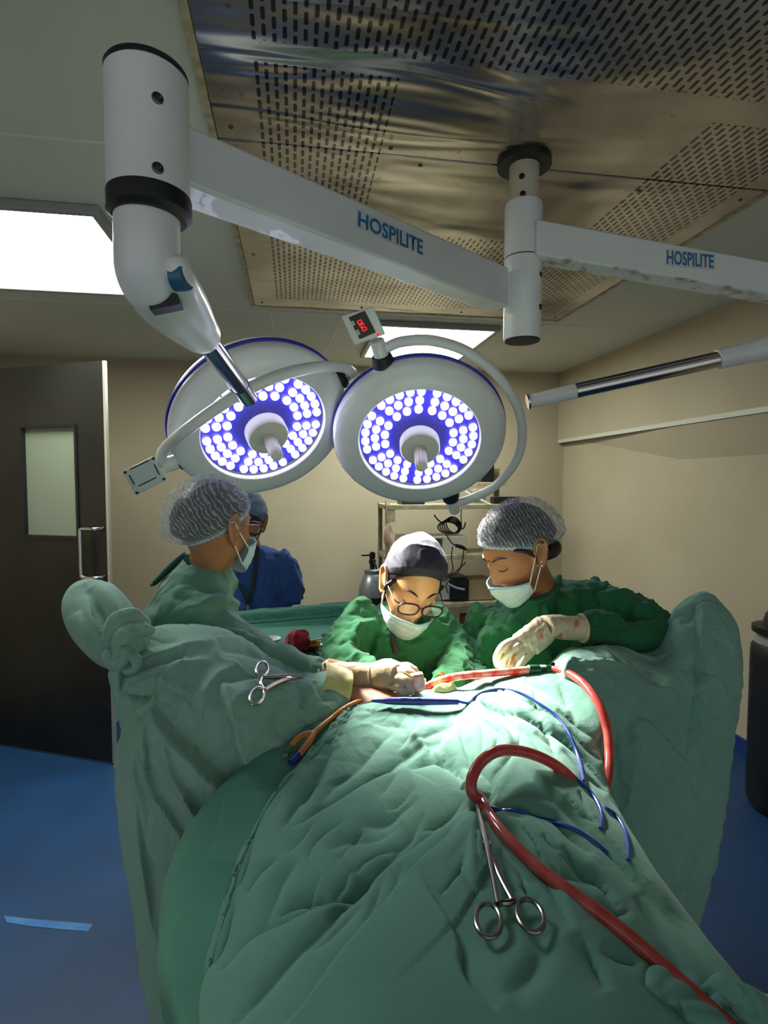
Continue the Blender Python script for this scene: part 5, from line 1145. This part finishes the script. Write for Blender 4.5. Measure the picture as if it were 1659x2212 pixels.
# haemostats
def oval(cx, cy, a, b, ang, n=14):
    c, s = math.cos(ang), math.sin(ang); return [(cx+a*math.cos(t)*c-b*math.sin(t)*s, cy+a*math.cos(t)*s+b*math.sin(t)*c) for t in np.linspace(0, 2*math.pi, n, endpoint=False)]
def forceps(label, tip, oa, ob, armA, armB, piv, ratchet, lift, m, rw=.0028, k=1.0, level=False):
    P0, P1, P2 = on(*tip, 0), on(*oa[:2], 0), on(*ob[:2], 0)
    if level: P2 = at(*ob[:2], P1.y-.012)
    n = (P1-P0).cross(P2-P0).normalized()
    if n.dot(Vector((0, 0, CZ))-P0) < 0: n = -n
    def q(x, y, o=0.0): return atp(x, y, P0+n*(lift+o), n)
    t = thing('artery_forceps', q(*tip), label, 'forceps', 'steel artery forceps')
    for arm, ov, o in ((armA, oa, .001), (armB, ob, -.001)):
        MB().tube([q(*tip, o)]+[q(x, y, o) for x, y in arm], [.0019*k]+[.0042*k if i < len(arm)/2 else .0030*k for i in range(len(arm))], 10, smooth=30).build('jaw_arm', m, t)
        MB().tube([q(x, y) for x, y in oval(*ov, n=40)], rw*k, 10, closed=True).build('finger_ring', m, t)
    MB().tube([q(x, y) for x, y in ratchet], .0034*k, 8, smooth=10).build('ratchet', m, t)
    MB().lathe([(.0056*k, -.004), (.0056*k, .004)], q(*piv), n, 16).build('box_lock', m, t); return t
M_forc = mat('forceps_steel', '8C8880', .25, metal=1.0)
forceps('steel artery forceps clamped on the gathered sheet beside the red tube', (1030,1738), (1055,1988,27,37,-.2), (1146,1978,26,38,-.5), [(1042,1790),(1052,1825),(1064,1890),(1076,1952)], [(1040,1780),(1052,1825),(1078,1890),(1106,1944)], (1052,1825), [(1073,1956),(1084,1950),(1098,1950),(1112,1946)], .013, M_forc)
forceps('steel artery forceps hanging from the left leg drape by the yellow cloth', (655,1464), (566,1446,13,16,.2), (555,1504,14,19,.5), [(620,1461),(595,1463),(566,1463)], [(625,1466),(600,1474),(572,1490)], (622,1464), [(566,1463),(563,1476),(570,1490)], .014, M_inst, .0030, 1.1)
# swab held in the gloved fist, gauze and retractor wire at the wound
sw = MB(); q = [at(888,1461,1.140), at(915,1456,1.140), at(921,1489,1.145), at(897,1495,1.145)]; sw.hexa(q, [p+Vector((0,.016,.002)) for p in q])
so = sw.build('gauze_swab', mat('gauze_pink', 'E3B8A6', .8, col2='CC7D6C', cs=60, bump2=.4, bs2=60), bevel=.003); base_at(so, at(905,1476,1.17)); tag(so, 'pink blood-stained gauze swab held in the gloved fist', 'gauze swab')
stc = MB().tube([at(872,1453,1.150), at(895,1465,1.140)], .0026, 8).build('swab_stick', mat('stick_wood', 'D9B25A', .6)); base_at(stc, at(884,1458,1.16)); tag(stc, 'short yellowish stick between the gloved fingers', 'stick')
yg = MB(); yg.ell(at(960,1487,1.17), (.026,.018,.012)); me = fuse(yg, .003, 2); wrinkle(me, .004, 50, 2.0); yo = link('gauze_pad', me, mat('gauze_yellow', 'D8D08A', .8)); base_at(yo, at(960,1487,1.17)); tag(yo, 'crumpled yellow gauze pad beneath the red suction tube', 'gauze pad')
ws = MB(); ws.tube([on(862,1492,.004), on(880,1488,.006), on(900,1488,.006)], .0012, 6, smooth=10); ws.tube([on(862,1494,.004), on(878,1500,.004), on(892,1504,.004)], .0012, 6, smooth=10)
wo = ws.build('suture', mat('suture_white', 'D8D2B8', .6)); base_at(wo, on(878,1494,0)); tag(wo, 'pale suture thread trailing by the gloved fist', 'suture')

kt = MB()
for P, r in [([(1400,2150),(1412,2120),(1432,2118),(1440,2140)], [.006,.010,.010,.006]), ([(1425,2165),(1445,2150),(1480,2160),(1500,2185)], [.008,.013,.013,.008]), ([(1520,2150),(1560,2140),(1590,2160),(1640,2165)], [.006,.012,.014,.014]), ([(1540,2190),(1590,2180),(1640,2190),(1700,2200)], [.008,.016,.018,.016]), ([(1460,2190),(1500,2200),(1560,2215)], [.010,.014,.014]), ([(1580,2150),(1570,2180),(1590,2205)], [.006,.010,.008])]: kt.tube([on(x, y, .006, [0]) for x, y in P], r, 14, smooth=24, flat=.7)
me = fuse(kt, .003, 2); crinkle(me, .004, 24, 2.0, p=3); ko = link('tied_cloth', me, M_drape); V, _ = get(ko.data); base_at(ko, tuple(V.mean(0))); tag(ko, 'crumpled knot of pale green cloth at the near right corner of the sheet', 'cloth')
# ================================================================== instrument table
TZ = at(650, 1400, 1.80).z
it = thing('instrument_table', (.10, 2.0, 0), 'instrument table covered in dark green cloth with a raised rolled rim', 'instrument table')
x0, x1, y0, y1 = at(470,1350,2.2).x, at(790,1350,2.2).x, 1.72, 2.14
for x in (x0+.06, x1-.06):
    for y in (y0+.05, y1-.05): MB().tube([(x, y, 0), (x, y, TZ-.03)], .016, 14).build('leg', M_steel, it)
MB().box(((x0+x1)/2, (y0+y1)/2, TZ-.025), (x1-x0-.04, y1-y0-.02, .02)).build('table_top', M_steel, it)
nu, nv = 60, 90; G = np.zeros((nu, nv, 3)); 
for i, s in enumerate(np.linspace(0, 1, nu)):
    # profile front skirt -> top -> rolled rim -> back skirt
    P = catmull(np.array([[y0-.02, TZ-.35], [y0-.015, TZ-.1], [y0, TZ-.002], [y0+.10, TZ], [y1-.07, TZ], [y1-.035, TZ+.008], [y1-.012, TZ+.034], [y1+.008, TZ+.040], [y1+.028, TZ+.02], [y1+.03, TZ-.2], [y1+.025, TZ-.5]]), nv)
    x = x0+(x1-x0)*s; G[i, :, 0] = x; G[i, :, 1] = P[:, 0]; G[i, :, 2] = P[:, 1]+.028*s*(P[:, 0] > y1-.05)
me = grid_mesh(G); orient(me, ((x0+x1)/2, 2, 4)); wrinkle(me, .004, 16, 5.0, mask=lambda V: np.clip((V[:, 1]-(y1-.08))/.04, .15, 1)); solid(link('cloth', me, M_drape_dark, it))
def onT(px, py, dz=0.0): return atz(px, py, TZ+dz)
def mesh_thing(name, mb, m, label, cat, group=None, loc=None, bevel=0):
    o = mb.build(name, m, None, bevel=bevel) if isinstance(mb, MB) else link(name, mb, m); V, _ = get(o.data); c = V.mean(0); base_at(o, (c[0], c[1], V[:, 2].min())); return tag(o, label, cat, group)
rc = MB(); 
for P, r in [([onT(622,1396,.02), onT(640,1392,.025), onT(665,1394,.02)], [.03,.035,.022]), ([onT(632,1388,.04), onT(648,1383,.06), onT(660,1382,.06)], [.024,.034,.028]), ([onT(630,1400,.012), onT(668,1400,.012)], [.018,.016])]: rc.tube(P, r, 18, smooth=12)
me = fuse(rc, .005, 4); wrinkle(me, .008, 26, 4.0); mesh_thing('cloth', me, mat('red_cloth', '9A1420', .8, col2='86101A', cs=20, bump2=.3), 'crumpled red cloth lying among the steel instruments', 'cloth')
kd = MB().lathe([(.0, .0), (.020, .0), (.030, .022), (.032, .022), (.022, -.002), (.0, -.002)], onT(672,1404,.004), (0, 0, 1), 36); mesh_thing('bowl', kd, mat('brass_bowl', '8A6A2E', .3, metal=.8), 'small brass-coloured bowl in front of the red cloth', 'bowl')
wd = MB().lathe([(.0, .0), (.022, .0), (.030, .012), (.032, .012), (.024, -.002), (.0, -.002)], onT(586,1386,.004), (0, 0, 1), 36); mesh_thing('dish', wd, mat('white_dish', 'C9CDCB', .4), 'small white dish left of the red cloth', 'dish')
def tool(P, label, rr=.0026, group='steel instruments on the table', ring=None, m=None):
    mb = MB(); Q = [onT(x, y, dz) for x, y, dz in P]; mb.tube(Q, [rr*.8]+[rr]*(len(Q)-1) if len(Q) > 1 else rr, 10, smooth=14)
    if ring:
        for (cx, cy, a) in ring: mb.tube([onT(cx, cy, .006)+Vector((a*math.cos(t), a*math.sin(t), 0)) for t in np.linspace(0, 2*math.pi, 24, endpoint=False)], .0024, 8, closed=True)
    return mesh_thing('instrument', mb, m or M_inst, label, 'surgical instrument', group)
tool([(600,1388,.01), (652,1391,.03)], 'thin steel probe leaning across the front of the red cloth')
tool([(668,1384,.01), (690,1380,.01), (712,1378,.01)], 'steel instrument with ring handles behind the red cloth on the right', ring=[(714,1375,.012), (718,1380,.012)])
tool([(600,1397,.006), (616,1398,.006)], 'short steel pin at the left of the brass bowl')
tool([(680,1396,.008), (700,1396,.008), (716,1400,.008)], 'steel forceps with ring handles right of the brass bowl', rr=.004, ring=[(690,1408,.014), (704,1406,.014)])
tool([(696,1372,.008), (706,1380,.012), (718,1390,.008)], 'dark heavy forceps lying crosswise right of the red cloth', rr=.005, m=M_bolt)
tool([(697,1372,.008), (715,1369,.008), (732,1363,.008)], 'dark handled clamp by the rolled rim of the table cloth', rr=.006, m=M_bolt)
tool([(692,1391,.006), (720,1399,.006), (728,1404,.006)], 'long thin steel scissors nearest the green gown', rr=.003, ring=[(730,1407,.012)])
# ================================================================== storage rack
RY = 4.30
def R(px, py, dy=0.0): return at(px, py, RY+dy)
rx0, rx1 = R(838,1100).x, R(1098,1100).x+.04; zs = [R(950,1090).z, R(950,1199).z, R(950,1303).z, .30]
rk_ = thing('storage_rack', ((rx0+rx1)/2, RY+.2, 0), 'cream metal storage rack loaded with cables and boxes behind the surgeons', 'rack')
M_rack = mat('rack_cream', 'A8A184', .55, col2='8E8464', cs=16, bump=.05)
for x in (rx0, rx1):
    for y in (RY, RY+.38):
        hh = zs[0]+.01 if (y == RY or x == rx0) else zs[0]+.30
        p = MB(); p.box((x+.0, y+.018, hh/2), (.040, .004, hh)); p.box((x-.018 if x == rx0 else x+.018, y+.0, hh/2), (.004, .040, hh)); p.build('post', M_rack, rk_)
for z_ in zs: MB().box(((rx0+rx1)/2, RY+.19, z_-.018), (rx1-rx0+.04, .42, .036)).build('shelf', M_rack, rk_, bevel=.003)
MB().box((rx1-.10, RY+.30, R(1055,1046,.30).z), (.26, .16, .03)).build('upper_shelf', M_rack, rk_, bevel=.003)
MB().box((rx0+.02, RY-.01, zs[0]-.075), (.07, .012, .12)).build('gusset', M_rack, rk_)
def sbox(px0, px1, py0, py1, dy, dep, m, label, cat, name, bev=.004, group=None):
    a, b = R(px0, py1, dy), R(px1, py0, dy); return mesh_thing(name, MB().box(((a.x+b.x)/2, RY+dy+dep/2, (a.z+b.z)/2), (b.x-a.x, dep, b.z-a.z)), m, label, cat, group, bevel=bev)
M_cream = mat('device_cream', 'B9B49E', .5); M_card = mat('cardboard', 'A38C6A', .8, col2='94805F', cs=12)
t = thing('monitor', R(920,1196,.05), 'cream electronic device with a dark window on the second rack shelf', 'electronic device')
a, b = R(866,1196,.03), R(1010,1158,.03); MB().box(((a.x+b.x)/2, RY+.18, (zs[1]+b.z)/2), (b.x-a.x, .28, b.z-zs[1])).build('body', M_cream, t, bevel=.006)
a, b = R(900,1188,.03), R(955,1163,.03); MB().box(((a.x+b.x)/2, RY+.036, (a.z+b.z)/2), (b.x-a.x, .008, b.z-a.z)).build('screen', mat('screen_dark', '35352F', .2), t)
sbox(975,1010,1246,1296,.02,.2,M_dark,'black box on the third rack shelf beside the cardboard carton','box','equipment_box')
sbox(1012,1066,1252,1297,.04,.24,M_card,'brown cardboard carton at the right of the third rack shelf','carton','carton')
sbox(950,972,1250,1296,.05,.12,mat('white_pack','A8A69E',.5),'small white pack left of the black box on the third rack shelf','pack','pack')
sbox(1040,1068,985,1041,.24,.12,M_dark,'black box standing on the small upper shelf of the rack','box','equipment_box')
sbox(1066,1124,1073,1090,.06,.08,M_dark,'black power adapter on top of the rack behind the hair cap','power adapter','power_adapter')
sbox(1022,1050,1056,1085,.20,.10,mat('jar_tan','8E7A5E',.6),'tan jar on the rack top beneath the small upper shelf','jar','jar',.015)
sbox(868,918,1081,1090,.04,.2,mat('black_sheet','1C1C1E',.4),'flat black folder lying on the rack top at the left','folder','folder')
mesh_thing('pipe', MB().tube([R(1004,1062,.05), R(1062,1092,-.01)], .010, 12), mat('white_pipe','C8C8C0',.4), 'white plastic pipe leaning on the rack top', 'pipe')
M_cord = mat('black_cord', '0E0E10', .4)
ck = MB()
for k in range(5): ck.tube([R(968+3*k, 1140-1.5*k, .1)+Vector((.085*math.cos(t)*(1-.07*k), .05*math.sin(t), .045*math.sin(t)*(1+.1*k))) for t in np.linspace(0, 2*math.pi, 40, endpoint=False)], .0055, 8, closed=True)
ck.tube([R(985,1135,.06), R(1000,1142,.05), R(1006,1128,.05)], .006, 8, smooth=12); ck.tube([R(960,1133,.06), R(945,1122,.05), R(938,1112,.05)], .006, 8, smooth=12)
mesh_thing('cord', ck, M_cord, 'coiled black cord lying on the second rack shelf', 'cord')
ck = MB(); ck.tube([R(962,1152,.0), R(975,1172,-.01), R(984,1178,-.015)], .005, 8, smooth=12); ck.tube([R(984,1178,-.02), R(998,1182,-.02), R(1008,1188,-.02)], [.014,.017,.008], 10, smooth=10)
ck.tube([R(978,1180,-.02), R(975,1205,-.02), R(978,1232,-.015), R(960,1250,-.01)], .0045, 8, smooth=20); ck.tube([R(1002,1186,-.02), R(999,1210,-.02), R(990,1235,-.015), R(965,1262,-.01), R(968,1282,-.01)], .0045, 8, smooth=24)
ck.tube([R(1006,1215,-.01), R(985,1235,-.01), R(958,1256,-.01)], .005, 8, smooth=14); mesh_thing('cord', ck, M_cord, 'black cords with a plug dangling down the front of the rack', 'cord')
mesh_thing('cord', MB().tube([R(998,1090,.0), R(996,1110,.0), R(997,1140,.02)], .004, 8, smooth=14), M_cord, 'single black cord hanging from the rack top to the second shelf', 'cord')
mesh_thing('hose', MB().tube([R(968,1262,-.02), R(985,1270,-.02), R(1003,1274,-.02)], .010, 12, smooth=14), mat('grey_hose','7E838C',.5), 'grey hose end poking out in front of the black box', 'hose')
tie = MB()
for k in range(5): tie.tube([R(838+k, 1130, -.03), R(832+2*k, 1145+2*k, -.04), R(830+4*k, 1165+3*k, -.04), R(834+3*k, 1180-4*k, -.03)], .006, 8, smooth=14)
tie.tube([R(833,1082,-.03), R(836,1108,-.03), R(842,1132,-.03), R(848,1152,-.03)], .005, 8, smooth=14); mesh_thing('rope', tie, mat('beige_string','B08F78',.8), 'beige knotted string tied to the left post of the rack', 'string')
sbox(1000,1018,1330,1370,.05,.1,mat('red_box','6E2420',.6),'dark red box low on the rack between the two green gowns','box','box')
# ================================================================== gas cylinders
GY = 3.75; gc = at(806, 1290, GY)
g_ = thing('gas_cylinder', (gc.x, GY, 0), 'silver-shouldered gas cylinder with a tee valve behind the middle surgeon', 'gas cylinder')
zt = at(806,1245,GY).z; zn = at(806,1240,GY).z; r0 = .102
z1238, z1262, z1284 = [at(806, k, GY).z for k in (1240, 1262, 1286)]
MB().lathe([(r0, .0), (r0, z1284)], (gc.x, GY, 0), (0, 0, 1), 40).build('body', mat('cylinder_black', '131315', .4), g_)
MB().lathe([(r0, z1284), (r0*.98, z1262-.02), (r0*.80, z1262+.03), (r0*.62, z1238), (.055, z1238+.005)], (gc.x, GY, 0), (0, 0, 1), 40).build('shoulder', mat('cylinder_silver', '8E8F90', .35, metal=.6), g_)['label'] = 'silver shoulder'
MB().lathe([(.060, z1238-.005), (.060, z1238+.03), (.05, z1238+.036), (.02, z1238+.037)], (gc.x, GY, 0), (0, 0, 1), 32).build('neck_ring', mat('neck_grey', '77787A', .4, metal=.5), g_)
zv = at(802,1192,GY).z
MB().lathe([(.018, z1238+.03), (.018, z1238+.07), (.024, z1238+.075), (.024, z1238+.10), (.017, z1238+.105), (.017, z1238+.14), (.021, z1238+.145), (.021, zv-.04), (.012, zv-.035), (.012, zv)], (gc.x-.005, GY, 0), (0, 0, 1), 20).build('valve', mat('valve_dark', '2A2422', .4, metal=.6), g_)
MB().tube([at(781,1199,GY), at(809,1198,GY)], .008, 10).build('tee_handle', M_dark, g_)
MB().tube([at(806,1214,GY-.02), at(812,1222,GY-.03), at(813,1238,GY-.03)], .006, 8, smooth=10).build('side_pipe', M_dark, g_)
GY2 = 2.30; gx = at(1698, 1500, GY2).x; rr = gx-at(1637, 1500, GY2).x-.003
g2_ = thing('gas_cylinder', (gx, GY2, 0), 'tall black gas cylinder at the right edge against the wall', 'gas cylinder')
zz = lambda y: at(1698, y, GY2).z
MB().lathe([(rr*.6, 0), (rr*.9, .012), (rr, .05), (rr, zz(1420)), (rr*.985, zz(1400)), (rr*.9, zz(1388))], (gx, GY2, 0), (0, 0, 1), 48).build('body', mat('cylinder_black_worn', '0D0D0E', .45, col2='1a1816', cs=10), g2_)
MB().lathe([(rr*.92, zz(1392)), (rr*.90, zz(1378)), (rr*.6, zz(1372)), (rr*.55, zz(1368))], (gx, GY2, 0), (0, 0, 1), 48).build('shoulder_band', mat('band_grey', '8C8A85', .4), g2_)
MB().lathe([(rr*.55, zz(1378)), (rr*.98, zz(1368)), (rr*.98, zz(1356)), (rr*.7, zz(1352)), (rr*.62, zz(1330)), (rr*.4, zz(1312)), (rr*.1, zz(1308))], (gx, GY2, 0), (0, 0, 1), 48).build('valve_guard', mat('guard_dark', '232220', .4, metal=.4), g2_)
